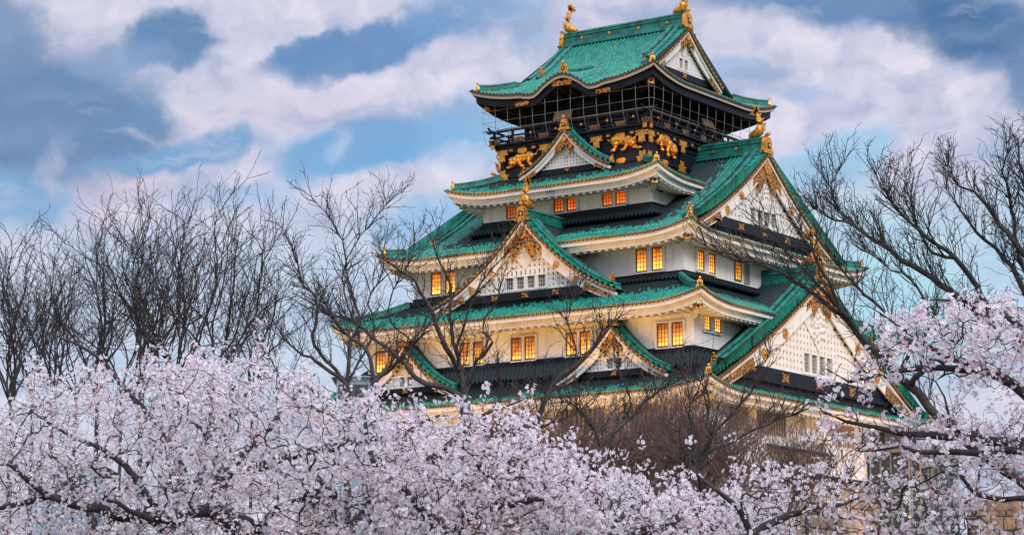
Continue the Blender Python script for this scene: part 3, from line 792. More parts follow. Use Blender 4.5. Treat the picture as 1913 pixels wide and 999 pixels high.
    if roof_back is not None:
        rt = MB()
        for q in (-1, 1):
            def pr(u, d): return W3(face, sc+q*d, u, top(d)+.26)
            tile_rows(rt, roof_back, o-.9, pr, lambda u: slope_w or w, shelter, step=.6, flip=(q < 0) ^ (face == 'L'))
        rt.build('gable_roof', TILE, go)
        rr = MB(); zr = top(0)+.30; h = ridge_h
        rr.sweep([W3(face, sc, o-.15, zr), W3(face, sc, roof_back-.2, zr)], [(-.26, -.1), (.26, -.1), (.26, h*.35), (.18, h*.4), (.18, h*.75), (.27, h*.8), (.15, h), (-.15, h), (-.27, h*.8), (-.18, h*.75), (-.18, h*.4), (-.26, h*.35)])
        rr.build('gable_ridge', RIDGE, go)
    return go

def hh(t, half): return lambda s: t.z + t.s0*(half-s) + t.s1*(half-s)**2 - .42
# hip-and-gable ends
for sgn in (1,):
    gable('R', 0, 6.96, hh(T1, T1.b), 6.0, 57.97, .62, 2, .95, .62, crests=0, lace=.9, double=True, board_h=.62, winz=58.3, vstrip=.75, vz=.56)
    gable('R', 0, 15.08, hh(T3, T3.b), 12.6, 42.55, 1.15, 4, 1.3, .85, crests=2, lace=.95, double=True, board_h=.95, vstrip=.95, vz=.56)
    gable('R', 0, 20.3, hh(T5, T5.b), 18.4, 28.75, 1.45, 4, 1.7, .95, crests=2, lace=.7, double=True, board_h=1.25, vstrip=1.05, vz=.56)
# plain ends on the far side
def far_end(t, o, w):
    top = hh(t, t.b); m = MB(); n = 12
    pl = [(-w, top(w)-.4), (w, top(w)-.4)]+[(w*(1-2*k/n), top(abs(w*(1-2*k/n)))) for k in range(n+1)]
    i = len(m.v); m.v += [(-o+.3, a, b) for a, b in pl]; m.face(range(i, i+len(pl)))
    go = part(m, 'gable', TRIM)
    box = [(-.17, -.1), (.17, -.1), (.19, .22), (.10, .36), (-.10, .36), (-.19, .22)]
    for q in (-1, 1):
        for off in (.2, 1.2): k = MB(); k.sweep([(-o+off, q*(.2+(w-.2)*j/14), top(.2+(w-.2)*j/14)+.45) for j in range(15)], box); k.build('verge_ridge', RIDGE, go)
    for q in (-1, 1): og = MB(); onigawara(og, np.array((-o+1.2, q*w*.9, top(w*.9)+.42)), (0, q, 0), (1, 0, 0), .75); og.build('ridge_end_ornament', [GOLD, DARKGAP], go)
far_end(T1, 6.96, 6.0); far_end(T3, 15.08, 12.6); far_end(T5, 20.3, 18.4)
# dormer gables on the front face
gable('L', 0, 10.3, lambda s: 51.4-1.16*s+.082*s*s, 4.9, 48.2, .50, 0, crests=0, lace=1.0, roof_back=7.0, board_h=.5, vstrip=.62, slope_w=5.6, shelter=under(T1, .2))
gable('L', 0, 16.87, lambda s: 42.2-1.12*s+.0395*s*s, 9.7, 36.1, 1.0, 4, 1.05, .78, crests=2, lace=.98, roof_back=9.0, board_h=.7, vstrip=.95, double=True, slope_w=11.2, ridge_h=.95, winz=36.35, shelter=under(T3, .2))
for xc in (9.9, -12.1):
    gable('L', xc, 18.1, lambda s: 31.85-1.20*s+.078*s*s, 5.5, 28.35, .58, 2, .85, .62, crests=0, lace=1.0, roof_back=15.5, board_h=.55, vstrip=.75, double=True, slope_w=6.3, ridge_h=.75, winz=28.5, shelter=under(T4, -.4))

# ---------------------------------------------------------------- main ridges
def main_ridge(x0, x1, z, h, w, dots):
    m = MB()
    m.sweep([(x0, 0, z), (x1, 0, z)], [(-w*.62, -.25), (w*.62, -.25), (w*.55, h*.12), (w*.42, h*.15), (w*.42, h*.55), (w*.55, h*.58), (w*.55, h*.70), (w*.40, h*.74), (w*.48, h*.86), (w*.25, h), (-w*.25, h), (-w*.48, h*.86), (-w*.40, h*.74), (-w*.55, h*.70), (-w*.55, h*.58), (-w*.42, h*.55), (-w*.42, h*.15), (-w*.55, h*.12)])
    r = part(m, 'main_ridge', RIDGE)
    for x in dots:
        g = MB(); disc(g, 'L', x, w*.42, z+h*.36, .15, .08, 0, 10, True); g.build('gilt_crest', GOLD, r)
    for q, x in ((-1, x0), (1, x1)):
        g = MB(); onigawara(g, (x+q*.12, 0, z-.35), (q, 0, 0), (0, 1, 0), 1.35*h/1.15)
        g.build('ridge_end_ornament', [GOLD, DARKGAP], r)
    return r
zr1 = T1.z+T1.s0*T1.b+T1.s1*T1.b**2
main_ridge(-6.75, 6.75, 62.5, 1.2, .62, (-4.6, -1.5, 1.7, 4.9))
main_ridge(-14.9, 14.9, 49.65, 1.25, .62, (-12, -9.6, 9.6, 12))
main_ridge(-20.1, 20.1, 37.5, 1.25, .62, (-18.5, 18.5))
def fish(x, y, z, s, din):
    """gilded dolphin-like roof fish, head down on the ridge, tail up; din: direction its head looks (into the roof)"""
    m = MB(); d = np.array(din, float); side = np.array([-d[1], d[0], 0])
    c = [(.62, .22), (.35, .30), (.0, .45), (-.12, .85), (-.05, 1.25), (.10, 1.6), (.16, 1.9)]
    r = [.22, .34, .36, .30, .23, .15, .09]
    pts = [np.array([x, y, z])+s*(a*d+np.array([0, 0, b])) for a, b in c]
    m.tube(pts, [q*s for q in r], 8)
    m.ball(pts[0], .24*s, 0, 8, 6)
    for i in range(1, 6):           # dorsal spikes on the outer side
        p = pts[i]; q = p-d*(r[i]+.16)*s+np.array([0, 0, .18*s])
        m.sweep([p-d*r[i]*s*.6, q], [(-.05*s, -.1*s), (.05*s, -.1*s), (.05*s, .1*s), (-.05*s, .1*s)], scale=[1, .3])
    t = pts[-1]
    for (a, b) in ((.42, .22), (-.15, .50), (.15, .55), (.55, -.05)):   # tail fan
        m.sweep([t-np.array([0, 0, .1*s]), t+s*(a*.6*d+np.array([0, 0, b*.75])), t+s*(a*d*1.1+np.array([0, 0, b]))], [(-.05*s, -.13*s), (.05*s, -.13*s), (.05*s, .13*s), (-.05*s, .13*s)], scale=[1, 1, .25])
    for q in (-1, 1):               # side fins
        p = pts[2]; m.sweep([p, p+s*(q*side*.55-d*.1+np.array([0, 0, .28]))], [(-.04*s, -.16*s), (.04*s, -.16*s), (.04*s, .16*s), (-.04*s, .16*s)], scale=[1, .35])
    part(m, 'roof_fish', GOLD)
fish(-6.35, 0, 63.62, 1.2, (1, 0, 0)); fish(6.35, 0, 63.62, 1.2, (-1, 0, 0))
fish(14.25, 0, 50.85, 1.25, (-1, 0, 0)); fish(-14.25, 0, 50.85, 1.25, (1, 0, 0))
fish(19.5, 0, 38.7, 1.35, (-1, 0, 0)); fish(-19.5, 0, 38.7, 1.35, (1, 0, 0))
fish(0, -16.3, 43.4, 1.25, (0, 1, 0))
g = MB(); onigawara(g, (0, -16.85, 42.25), (0, -1, 0), (1, 0, 0), 1.25); part(g, 'ridge_end_ornament', [GOLD, DARKGAP])
g = MB(); onigawara(g, (0, -10.2, 51.55), (0, -1, 0), (1, 0, 0), 1.0); part(g, 'ridge_end_ornament', [GOLD, DARKGAP])
for xc in (9.9, -12.1):
    g = MB(); onigawara(g, (xc, -18.0, 32.0), (0, -1, 0), (1, 0, 0), 1.15); part(g, 'ridge_end_ornament', [GOLD, DARKGAP])
# curved cap of the swept eave on the top roof, with its two gilt ends
for q in (-1, 1):
    m = MB(); pts = []
    for k in range(9):
        d = .7+4.6*k/8; u = q*(2.0*(1-k/8)**1.0*0+0.0)
        pts.append((0, q*(T1.b-d), roof_z(T1, T1.a, 0, d, 'y')+.12))
    m.sweep(pts, [(-.2, 0), (.2, 0), (.2, .3), (.1, .45), (-.1, .45), (-.2, .3)])
    c = part(m, 'eave_ridge', RIDGE)
    g = MB(); onigawara(g, np.array(pts[0])+np.array([0, q*.1, -.05]), (0, q, 0), (1, 0, 0), .85); g.build('ridge_end_ornament', [GOLD, DARKGAP], c)
    for u in (-1, 0, 1):            # gilt plates on the eave board
        g = MB(); x = u*4.4; hgt, wd = (.5, 1.1) if u == 0 else (.38, .75); zc = roof_z(T1, T1.a, x, 0, 'y')-(.75 if u == 0 else .8)
        y = q*(T1.b-.36)
        g.box(x-wd, x+wd, min(y, y+q*.06), max(y, y+q*.06), zc-hgt*.5, zc+hgt*.5); part(g, 'gilt_plate', LACE)

# ---------------------------------------------------------------- top storey: dark room, gallery, rail, wire cage
w = MB(); w.box(-5.9, 5.9, -7.7, 7.7, 51.0, 55.9); part(w, 'dark_wall', BLACKWOOD)
pil = MB()
for face, hs, o in (('L', 5.9, 7.7), ('R', 7.7, 5.9)):
    n = 6
    for k in range(n+1):
        s = -hs+2*hs*k/n
        pil.hexa([W3(face, s-.14, o, 51), W3(face, s+.14, o, 51), W3(face, s+.14, o+.12, 51), W3(face, s-.14, o+.12, 51), W3(face, s-.14, o, 55.7), W3(face, s+.14, o, 55.7), W3(face, s+.14, o+.12, 55.7), W3(face, s-.14, o+.12, 55.7)])
    for z in (52.2, 54.2):
        pil.hexa([W3(face, -hs, o, z), W3(face, hs, o, z), W3(face, hs, o+.08, z), W3(face, -hs, o+.08, z), W3(face, -hs, o, z+.2), W3(face, hs, o, z+.2), W3(face, hs, o+.08, z+.2), W3(face, -hs, o+.08, z+.2)])
part(pil, 'gallery_post', NAVY)
BZ = 51.15
w = MB(); w.box(-8.25, 8.25, -9.35, 9.35, BZ-.35, BZ); w.box(-8.6, 8.6, -9.7, 9.7, BZ-.02, BZ+.14); part(w, 'gallery_floor', NAVY)
def loop(mb, a, b, z, h, th, over=.7):
    mb.box(-a-over, a+over, -b-th, -b+th, z, z+h); mb.box(-a-over, a+over, b-th, b+th, z, z+h)
    mb.box(-a-th, -a+th, -b-over, b+over, z+.004, z+h-.004); mb.box(a-th, a+th, -b-over, b+over, z+.004, z+h-.004)
rl = MB()
ra, rb_ = 8.3, 9.4
loop(rl, ra, rb_, BZ+.30, .16, .10, .35); loop(rl, ra, rb_, BZ+.78, .14, .08, .5); loop(rl, ra, rb_, BZ+1.28, .17, .10, .75)
for sx_ in (-1, 1):
    for sy_ in (-1, 1):
        rl.sweep([(sx_*(ra+.6), sy_*rb_, BZ+1.36), (sx_*(ra+1.0), sy_*rb_, BZ+1.62)], [(-.1, -.08), (.1, -.08), (.1, .08), (-.1, .08)], scale=[1, .7])
        rl.sweep([(sx_*ra, sy_*(rb_+.6), BZ+1.36), (sx_*ra, sy_*(rb_+1.0), BZ+1.62)], [(-.1, -.08), (.1, -.08), (.1, .08), (-.1, .08)], scale=[1, .7])
for k in range(9):
    x = -ra+2*ra*k/8; y = -rb_+2*rb_*k/8
    for q in (-1, 1):
        rl.box(x-.1, x+.1, q*rb_-.07, q*rb_+.07, BZ, BZ+1.28); rl.box(q*ra-.07, q*ra+.07, y-.1, y+.1, BZ, BZ+1.276)
part(rl, 'gallery_rail', NAVY)
hr = MB(); hr.tube([(-ra, -rb_+.25, BZ+1.62), (ra-.25, -rb_+.25, BZ+1.62), (ra-.25, rb_, BZ+1.62)], .05, 6, smooth=False); part(hr, 'hand_rail', mat('brass rail', (.62, .45, .22), .35, .6))
net = MB(); WR = .021
def wire(face, s):
    base = 9.9 if face == 'L' else 8.85
    e = 10.25 if face == 'L' else 9.35
    zt = 55.6
    pts = [W3(face, s, e, zt), W3(face, s, e+.02, 54.4), W3(face, s, e-.02, 53.2), W3(face, s, e-.12, 52.4), W3(face, s, e-.36, 51.75), W3(face, s, base-.3, 51.2)]
    net.tube(pts, WR, 4, smooth=False)
for k in range(14):
    wire('L', -9.0+18.0*k/13); wire('R', -9.9+19.8*k/13)
for z, gap in ((54.35, 0), (53.3, .0), (52.5, .1)):
    net.tube([(-9.1, -10.25+gap, z), (9.0, -10.25+gap, z), (9.3, -9.95, z), (9.35-gap, 10, z)], WR*.9, 4, smooth=False)
    net.tube([(-9.1, -10.25+gap, z), (-9.35, 10, z)], WR*.8, 4, smooth=False)
for k in range(1, 8):
    y = -10.2+20*k/8; net.tube([(-9.35, y, 55.4), (-9.35, y, 52.6), (-8.8, y, 51.2)], WR*.8, 4, smooth=False)
part(net, 'safety_cage', STEEL)
BOARD = mat('information board', (.12, .085, .05), .6)
for face, s in (('L', -.6), ('R', .8)):
    m = MB(); o = 9.7 if face == 'L' else 8.6
    m.hexa([W3(face, s-.95, o+.05, BZ+1.55), W3(face, s+.95, o+.05, BZ+1.55), W3(face, s+.95, o-.05, BZ+1.55), W3(face, s-.95, o-.05, BZ+1.55), W3(face, s-.95, o-.25, BZ+2.35), W3(face, s+.95, o-.25, BZ+2.35), W3(face, s+.95, o-.35, BZ+2.35), W3(face, s-.95, o-.35, BZ+2.35)])
    part(m, 'information_board', BOARD)

# black storey under the gallery
w = MB(); w.box(-7.8, 7.8, -8.85, 8.85, 46.5, BZ-.3); part(w, 'dark_wall', NAVY)
bm_ = MB()
for face, hs, o in (('L', 7.8, 8.85), ('R', 8.85, 7.8)):
    for z, h, th in ((50.45, .35, .30), (48.15, .35, .18), (49.95, .12, .12)):
        bm_.hexa([W3(face, -hs-th, o, z), W3(face, hs+th-.005, o, z), W3(face, hs+th-.005, o+th, z), W3(face, -hs-th, o+th, z), W3(face, -hs-th, o, z+h), W3(face, hs+th-.005, o, z+h), W3(face, hs+th-.005, o+th, z+h), W3(face, -hs-th, o+th, z+h)])
    for f in (-1, -.36, .36, 1):
        s = f*(hs-.12)
        bm_.hexa([W3(face, s-.22, o, 47), W3(face, s+.22, o, 47), W3(face, s+.22, o+.14, 47), W3(face, s-.22, o+.14, 47), W3(face, s-.22, o, 50.9), W3(face, s+.22, o, 50.9), W3(face, s+.22, o+.14, 50.9), W3(face, s-.22, o+.14, 50.9)])
part(bm_, 'lacquered_beam', NAVY)
# gilt fittings: one mesh each kind and face, copied along the beams
def fit_mesh(kind, face):
    m = MB()
    if kind == 'square': plate(m, face, [(-.2, -.2), (.2, -.2), (.2, .2), (-.2, .2)][::-1], 0, .07); disc(m, face, 0, .07, 0, .1, .03)
    elif kind == 'cloud': plate(m, face, [(-.55, -.05), (-.45, -.28), (0, -.36), (.45, -.28), (.55, -.05), (.42, .14), (.2, .16), (.2, .5), (-.2, .5), (-.2, .16), (-.42, .14)][::-1], 0, .07)
    elif kind == 'cross':
        plate(m, face, [(-.7, .38), (-.52, .12), (-.72, -.12), (.72, -.12), (.52, .12), (.7, .38), (.24, .34), (.2, .72), (-.2, .72), (-.24, .34)][::-1], 0, .08)
        plate(m, face, [(-.3, -.12), (-.34, -.75), (-.14, -.62), (0, -.8), (.14, -.62), (.34, -.75), (.3, -.12)][::-1], 0, .07)
    elif kind == 'foot': plate(m, face, [(-.75, -.5), (.75, -.5), (.5, -.2), (.7, .15), (.32, .1), (.3, .62), (0, .5), (-.3, .62), (-.32, .1), (-.7, .15), (-.5, -.2)][::-1], 0, .08)
    elif kind == 'oval': plate(m, face, [(-.5, 0), (-.42, .2), (-.15, .25), (0, .2), (.15, .25), (.42, .2), (.5, 0), (.42, -.2), (.15, -.25), (0, -.2), (-.15, -.25), (-.42, -.2)][::-1], 0, .06)
    elif kind == 'rail': plate(m, face, [(-.62, -.25), (-.42, 0), (-.6, .3), (.6, .3), (.42, 0), (.62, -.25)][::-1], 0, .04)
    elif kind == 'stud': disc(m, face, 0, 0, 0, .11, .07)
    return m.mesh('gilt_fitting', GOLD if kind != 'rail' else BRONZE)
_fm = {}
def fitting(kind, face, s, o, z):
    if (kind, face) not in _fm: _fm[(kind, face)] = fit_mesh(kind, face)
    ob = link(bpy.data.objects.new('gilt_fitting', _fm[(kind, face)]), castle); ob.location = Vector(W3(face, s, o, z))+Vector((0, 0, KZ))
for face, hs, o in (('L', 7.8, 8.85), ('R', 8.85, 7.8)):
    for f in (-1, -.36, .36, 1):
        fitting('cross', face, f*(hs-.12)*(1 if abs(f) < 1 else .985), o+.31, 50.42); fitting('foot', face, f*(hs-.12)*(1 if abs(f) < 1 else .985), o+.19, 48.35)
    for f in (-.84, -.52, -.18, .18, .52, .84): fitting('square', face, f*hs, o+.42 if False else o+.31, 50.78)
    for f in (-.68, 0, .68): fitting('cloud', face, f*hs, o+.31, 50.62); fitting('oval', face, f*hs, o+.19, 48.3)
    ro = 9.5 if face == 'L' else 8.4; rs = 8.3 if face == 'L' else 9.4
    for k in range(7): fitting('rail', face, -rs+rs*2*k/6*1.0, ro+.0, BZ+.34)
    for k in range(6): fitting('stud', face, -rs+rs*2*(k+.5)/6, ro-.0, BZ+.86)
    for q in (-1, 1): fitting('square', face, q*(rs-.05), ro+.22, BZ-.12)

# tiger reliefs
def tiger(face, s0, o, z0, k, flip, pose):
    bm2 = MB()
    q = -1 if flip else 1
    P = lambda a, b, e=.12: np.array(W3(face, s0+q*a*k, o+e, z0+b*k))
    def el(a, b, ra, rb, e=.12, re=.3):
        r = (ra*k, re*k, rb*k) if face == 'L' else (re*k, ra*k, rb*k); bm2.ball(P(a, b, e), r, 0, 14, 10)
    for (a, b, ra, rb, e, re) in pose['balls']: el(a, b, ra, rb, e, re)
    for (pts, rad) in pose['tubes']: bm2.tube([P(a, b, e) for a, b, e in pts], [r*k for r in rad], 8)
    o1 = part(bm2, 'tiger_relief', GOLD)
    md = o1.modifiers.new('join', 'REMESH'); md.mode = 'VOXEL'; md.voxel_size = .045; md.use_smooth_shade = True
    dg = bpy.context.evaluated_depsgraph_get(); dg.update()
    me = bpy.data.meshes.new_from_object(o1.evaluated_get(dg)); o1.modifiers.clear(); o1.data = me
    if not me.materials: me.materials.append(GOLD)
CROUCH = {'balls': [(.05, .22, .95, .40, .1, .30), (.72, .22, .50, .48, .14, .34), (-.55, .12, .48, .44, .16, .36), (-1.0, -.12, .44, .42, .3, .36), (-1.12, -.32, .27, .2, .52, .22),
                   (-1.3, .22, .12, .12, .3, .12), (-.72, .24, .12, .12, .3, .12), (-1.16, .0, .3, .1, .58, .12), (-1.7, -.66, .24, .13, .2, .2), (-.05, -.66, .26, .13, .2, .2), (.95, -.62, .26, .13, .2, .2)],
          'tubes': [([(-.75, -.05, .2), (-1.15, -.5, .2), (-1.65, -.64, .2)], (.26, .18, .13)), ([(-.45, -.05, .15), (-.35, -.45, .15), (-.08, -.64, .18)], (.26, .17, .13)),
                    ([(.75, .05, .15), (.62, -.3, .18), (.95, -.6, .18)], (.36, .2, .13)), ([(1.1, .3, .1), (1.5, .35, .1), (1.68, .7, .1), (1.5, 1.0, .1), (1.2, .92, .1)], (.14, .10, .09, .09, .08))]}
STRIDE = {'balls': [(.05, .25, .85, .38, .1, .3), (.62, .38, .46, .44, .14, .34), (-.5, .05, .46, .44, .16, .36), (-.92, -.18, .40, .42, .3, .36), (-1.0, -.40, .25, .2, .5, .22), (-1.2, .15, .12, .12, .3, .12), (-.66, .2, .12, .12, .3, .12),
                    (-1.3, -.9, .2, .13, .2, .2), (-.35, -.82, .22, .13, .2, .2), (.55, -.55, .22, .13, .2, .2), (1.35, -.1, .16, .15, .2, .2)],
          'tubes': [([(-.7, -.1, .2), (-1.0, -.55, .2), (-1.3, -.86, .2)], (.26, .17, .12)), ([(-.4, -.1, .15), (-.3, -.5, .15), (-.4, -.8, .18)], (.26, .17, .12)),
                    ([(.6, .2, .15), (.72, -.2, .18), (.55, -.5, .18)], (.34, .18, .12)), ([(.8, .3, .12), (1.05, .12, .14), (1.35, -.06, .16)], (.30, .17, .12)), ([(.95, .55, .1), (1.12, .85, .1), (1.05, 1.2, .1), (.9, 1.15, .1)], (.13, .10, .09, .08))]}
tiger('L', -5.35, 8.85, 49.75, .96, False, CROUCH)
tiger('L', 5.45, 8.85, 49.95, 1.06, True, CROUCH)
tiger('R', -5.9, 7.8, 50.0, 1.12, True, STRIDE)
tiger('R', 5.6, 7.8, 50.0, 1.05, False, STRIDE)
# ================================================================ ground
def gz(p):
    d = float((np.array([p[0], p[1], 0])-np.array([CAM[0], CAM[1], 0])) @ FLAT)
    return min(9.4, max(0.0, (d-46)*.065))
gm = MB(); NG = 90
xs = [-6000, -2500, -1000]+list(np.linspace(-500, 500, NG))+[1000, 2500, 6000]
idx = {}
for i, x in enumerate(xs):
    for j, y in enumerate(xs):
        idx[i, j] = gm.vert((x, y, gz((x, y))+.12*math.sin(x*.31+y*.17)))
for i in range(len(xs)-1):
    for j in range(len(xs)-1): gm.face((idx[i, j], idx[i+1, j], idx[i+1, j+1], idx[i, j+1]), 0, True)
tag(gm.build('ground', mat('winter grass and soil', (.10, .085, .055), .95, noise=(.4, (.06, .075, .03), .4, .65))), kind='structure')

# ================================================================ stone base of the keep, front stone wall
STONE = mat('granite block', (.24, .18, .13), .85, noise=(1.1, (.09, .07, .055), .40, .66), bump=(3, .9, .12))
STONE2 = mat('granite joint', (.05, .042, .035), .95)
def ashlar(mb, p0, udir, length, z0, z1, inward, batter=0.0, bh=1.0):
    """rows of rough blocks on a battered face; p0 at its foot, outward face leans inward going up"""
    z = z0; row = 0; u = np.array(udir, float); n = np.array(inward, float)
    while z < z1-.01:
        h = min(bh*random.uniform(.75, 1.25), z1-z)
        if z1-(z+h) < .35: h = z1-z
        x = -random.uniform(0, 1)
        while x < length:
            w = random.uniform(.9, 2.1)*bh; a, b = max(0, x), min(length, x+w)
            if b-a > .15:
                o = random.uniform(-.06, .07); g = .035
                def C(s, zz, dep): return tuple(np.array(p0)+u*s+np.array([0, 0, zz-z0])+n*(batter*((zz-z0)/(z1-z0))**1.5*(z1-z0)+dep))
                j = lambda: random.uniform(-.05, .05)
                f = [(a+g+j()*.5, z+g), (b-g+j()*.5, z+g+j()*.4), (b-g+j()*.5, z+h-g), (a+g+j()*.5, z+h-g+j()*.4)]
                ins = [(a+.14, z+.13), (b-.14, z+.13), (b-.14, z+h-.13), (a+.14, z+h-.13)]
                i = len(mb.v)
                mb.v += [C(s, zz, .30) for s, zz in f]+[C(s, zz, 0) for s, zz in f]+[C(s, zz, -.09+o) for s, zz in ins]
                for k in range(4):
                    mb.face((i+k, i+(k+1) % 4, i+4+(k+1) % 4, i+4+k)); mb.face((i+4+k, i+4+(k+1) % 4, i+8+(k+1) % 4, i+8+k))
                mb.face((i+8, i+9, i+10, i+11))
            x += w
        # joint behind the row
        def D(s, zz): return tuple(np.array(p0)+u*s+np.array([0, 0, zz-z0])+n*(batter*((zz-z0)/(z1-z0))**1.5*(z1-z0)+.16))
        mb.quad(D(0, z), D(length, z), D(length, z+h), D(0, z+h), 1)
        z += h; row += 1
sb = MB(); gx_, gy_ = 22.6, 22.1; zt = 20.0; z0 = 8.8; bt = (gx_-19.1)/(zt-z0)
ashlar(sb, (-gx_, -gy_, z0), (1, 0, 0), 2*gx_, z0, zt, (0, 1, 0), bt)
ashlar(sb, (gx_, -gy_, z0), (0, 1, 0), 2*gy_, z0, zt, (-1, 0, 0), bt)
ashlar(sb, (-gx_, gy_, z0), (0, -1, 0), 2*gy_, z0, zt, (1, 0, 0), bt, 2.5)
ashlar(sb, (gx_, gy_, z0), (-1, 0, 0), 2*gx_, z0, zt, (0, -1, 0), bt, 2.5)
sb.box(-19, 19, -18.5, 18.5, zt-.6, zt-.02)
tag(sb.build('stone_base', [STONE, STONE2]), 'battered base of large granite blocks carrying the castle keep', 'stone wall')
p = at(1812, 932, 214); q = RGT
sw = MB(); top = p[2]; f0 = np.array([p[0], p[1], 8.6])
ashlar(sw, f0, RGT, 16, 8.6, top-.9, FLAT, .08, .95)
for k in range(7):           # coping course of long blocks
    a, b = k*2.3, k*2.3+2.22; c = f0-FLAT*.05+np.array([0, 0, top-.9-8.6])+FLAT*.08*(top-9.5)
    h = [c+RGT*a, c+RGT*b, c+RGT*b+FLAT*1.4, c+RGT*a+FLAT*1.4]; sw.hexa(h+[v+np.array([0, 0, .9]) for v in h])
c = f0+FLAT*.5; h = [c, c+RGT*16, c+RGT*16+FLAT*1.0, c+FLAT*1.0]; sw.hexa(h+[v+FLAT*.3+np.array([0, 0, top-1.2-8.6]) for v in h], 1)
tag(sw.build('stone_wall', [STONE, STONE2]), 'low wall of squared tan stone blocks right of the glass lift tower', 'stone wall')

# ================================================================ glass lift tower at the right foot of the keep
lift = tag(empty('lift_tower', (0, 0, 0)), 'glass and steel lift tower with thin mullions at the right foot of the keep', 'lift tower')
GL = bpy.data.materials.new('tinted glass'); GL.use_nodes = True; b_ = GL.node_tree.nodes['Principled BSDF']
b_.inputs['Base Color'].default_value = (.09, .12, .13, 1); b_.inputs['Roughness'].default_value = .08; b_.inputs['Transmission Weight'].default_value = .55; b_.inputs['IOR'].default_value = 1.2
MULL = mat('grey green mullion', (.16, .19, .18), .5, .2); BRASSM = mat('tan mullion', (.32, .25, .15), .5, .2)
pc = on_x(24.3, 1722, 842); LX0, LX1 = 19.2, 24.3; LY0 = pc[1]; LY1 = LY0+7.2; LZ = pc[2]; lift.location = (LX0, LY0, 9)
off = np.array([LX0, LY0, 9.0])
def lpart(mb, name, m, par=None):
    mb.v = [(v[0]-off[0], v[1]-off[1], v[2]-off[2]) for v in mb.v]; return mb.build(name, m, par or lift)
m = MB(); m.box(LX0, LX1, LY0, LY1, 9.0, LZ-.02); lpart(m, 'glazing', GL)
m = MB(); m.box(LX0+.9, LX1-.9, LY0+.9, LY1-.9, 9, LZ-.3); lpart(m, 'lift_shaft', mat('dark shaft', (.03, .035, .04), .6))
m = MB()
for k in range(6):
    x = LX0+(LX1-LX0)*k/5; m.box(x-.07, x+.07, LY0-.1, LY0+.04, 9, LZ)
for k in range(8):
    y = LY0+(LY1-LY0)*k/7; m.box(LX1-.04, LX1+.1, y-.07, y+.07, 9, LZ)
z = 10.5
while z < LZ-.4:
    m.box(LX0, LX1+.08, LY0-.075, LY0+.03, z-.05, z+.05); m.box(LX1-.03, LX1+.076, LY0, LY1, z-.05, z+.05); z += 1.75
lpart(m, 'mullion', MULL)
m = MB()
for x, y in ((LX1-.1, LY0-.14), (LX1-1.2, LY0-.16), (LX1+.14, LY0+1.6)): m.box(x-.06, x+.06, y-.06, y+.06, 9, LZ)
lpart(m, 'tan_mullion', BRASSM)
m = MB(); m.box(LX0-.3, LX1+.4, LY0-.4, LY1+.3, LZ, LZ+.35); m.box(LX0-.1, LX1+.2, LY0-.2, LY1+.1, LZ+.35, LZ+.7)
lpart(m, 'roof', mat('bronze flashing', (.17, .14, .11), .6))

# two low buildings glimpsed between the trees on the left
def small_house(px, py, dep, w, hgt, label, rc):
    p = at(px, py, dep); e = tag(empty('low_building', (p[0], p[1], gz(p))), label, 'building'); zt_ = p[2]-gz(p)
    U = RGT; V = FLAT
    def bx(mb, a0, a1, b0, b1, z0_, z1_, grow=0):
        c = [U*a0+V*b0, U*a1+V*b0, U*a1+V*b1, U*a0+V*b1]
        g = [U*(a0-grow)+V*(b0-grow), U*(a1+grow)+V*(b0-grow), U*(a1+grow)+V*(b1+grow), U*(a0-grow)+V*(b1+grow)]
        mb.hexa([q+np.array([0, 0, z0_]) for q in g]+[q+np.array([0, 0, z1_]) for q in c])
    m = MB(); bx(m, -w, w, 0, 6, -1, zt_-hgt); m.build('wall', mat('blue grey render', (.24, .33, .42), .8), e)
    m = MB(); bx(m, -w*.55, w*.55, 2, 4, zt_-hgt, zt_, .0); 
    m = MB(); c0 = [U*(-w-.4)-V*.4, U*(w+.4)-V*.4, U*(w+.4)+V*6.4, U*(-w-.4)+V*6.4]; c1 = [U*(-w*.6)+V*2.9, U*(w*.6)+V*2.9, U*(w*.6)+V*3.1, U*(-w*.6)+V*3.1]
    m.hexa([q+np.array([0, 0, zt_-hgt]) for q in c0]+[q+np.array([0, 0, zt_]) for q in c1]); m.build('roof', rc, e)
    m = MB()
    for k in (-.5, 0, .5):
        q = U*w*k-V*.03; m.quad(*[tuple(q+U*a+np.array([0, 0, zt_-hgt+b])) for a, b in ((-.5, -1.6), (.5, -1.6), (.5, -.5), (-.5, -.5))])
    m.build('window', DIMGLASS, e)
small_house(660, 692, 190, 1.25, .55, 'low blue grey building with a hipped roof beyond the bare trees', mat('slate blue roof', (.06, .12, .21), .6))
small_house(115, 846, 120, 1.5, .5, 'pale blue walled hut behind the leftmost cherry blossom', mat('grey roof', (.16, .22, .28), .6))

# ================================================================ trees
BARK = mat('grey brown bark', (.050, .042, .040), .9, noise=(9, (.085, .078, .072), .45, .7), bump=(14, .6, .03))
BARKD = mat('dark wet bark', (.030, .024, .024), .85, noise=(9, (.055, .045, .042), .45, .7), bump=(14, .6, .03))
TWIG = mat('dark twig', (.040, .033, .033), .9)
TWIGR = mat('reddish brown twig', (.15, .095, .078), .9)

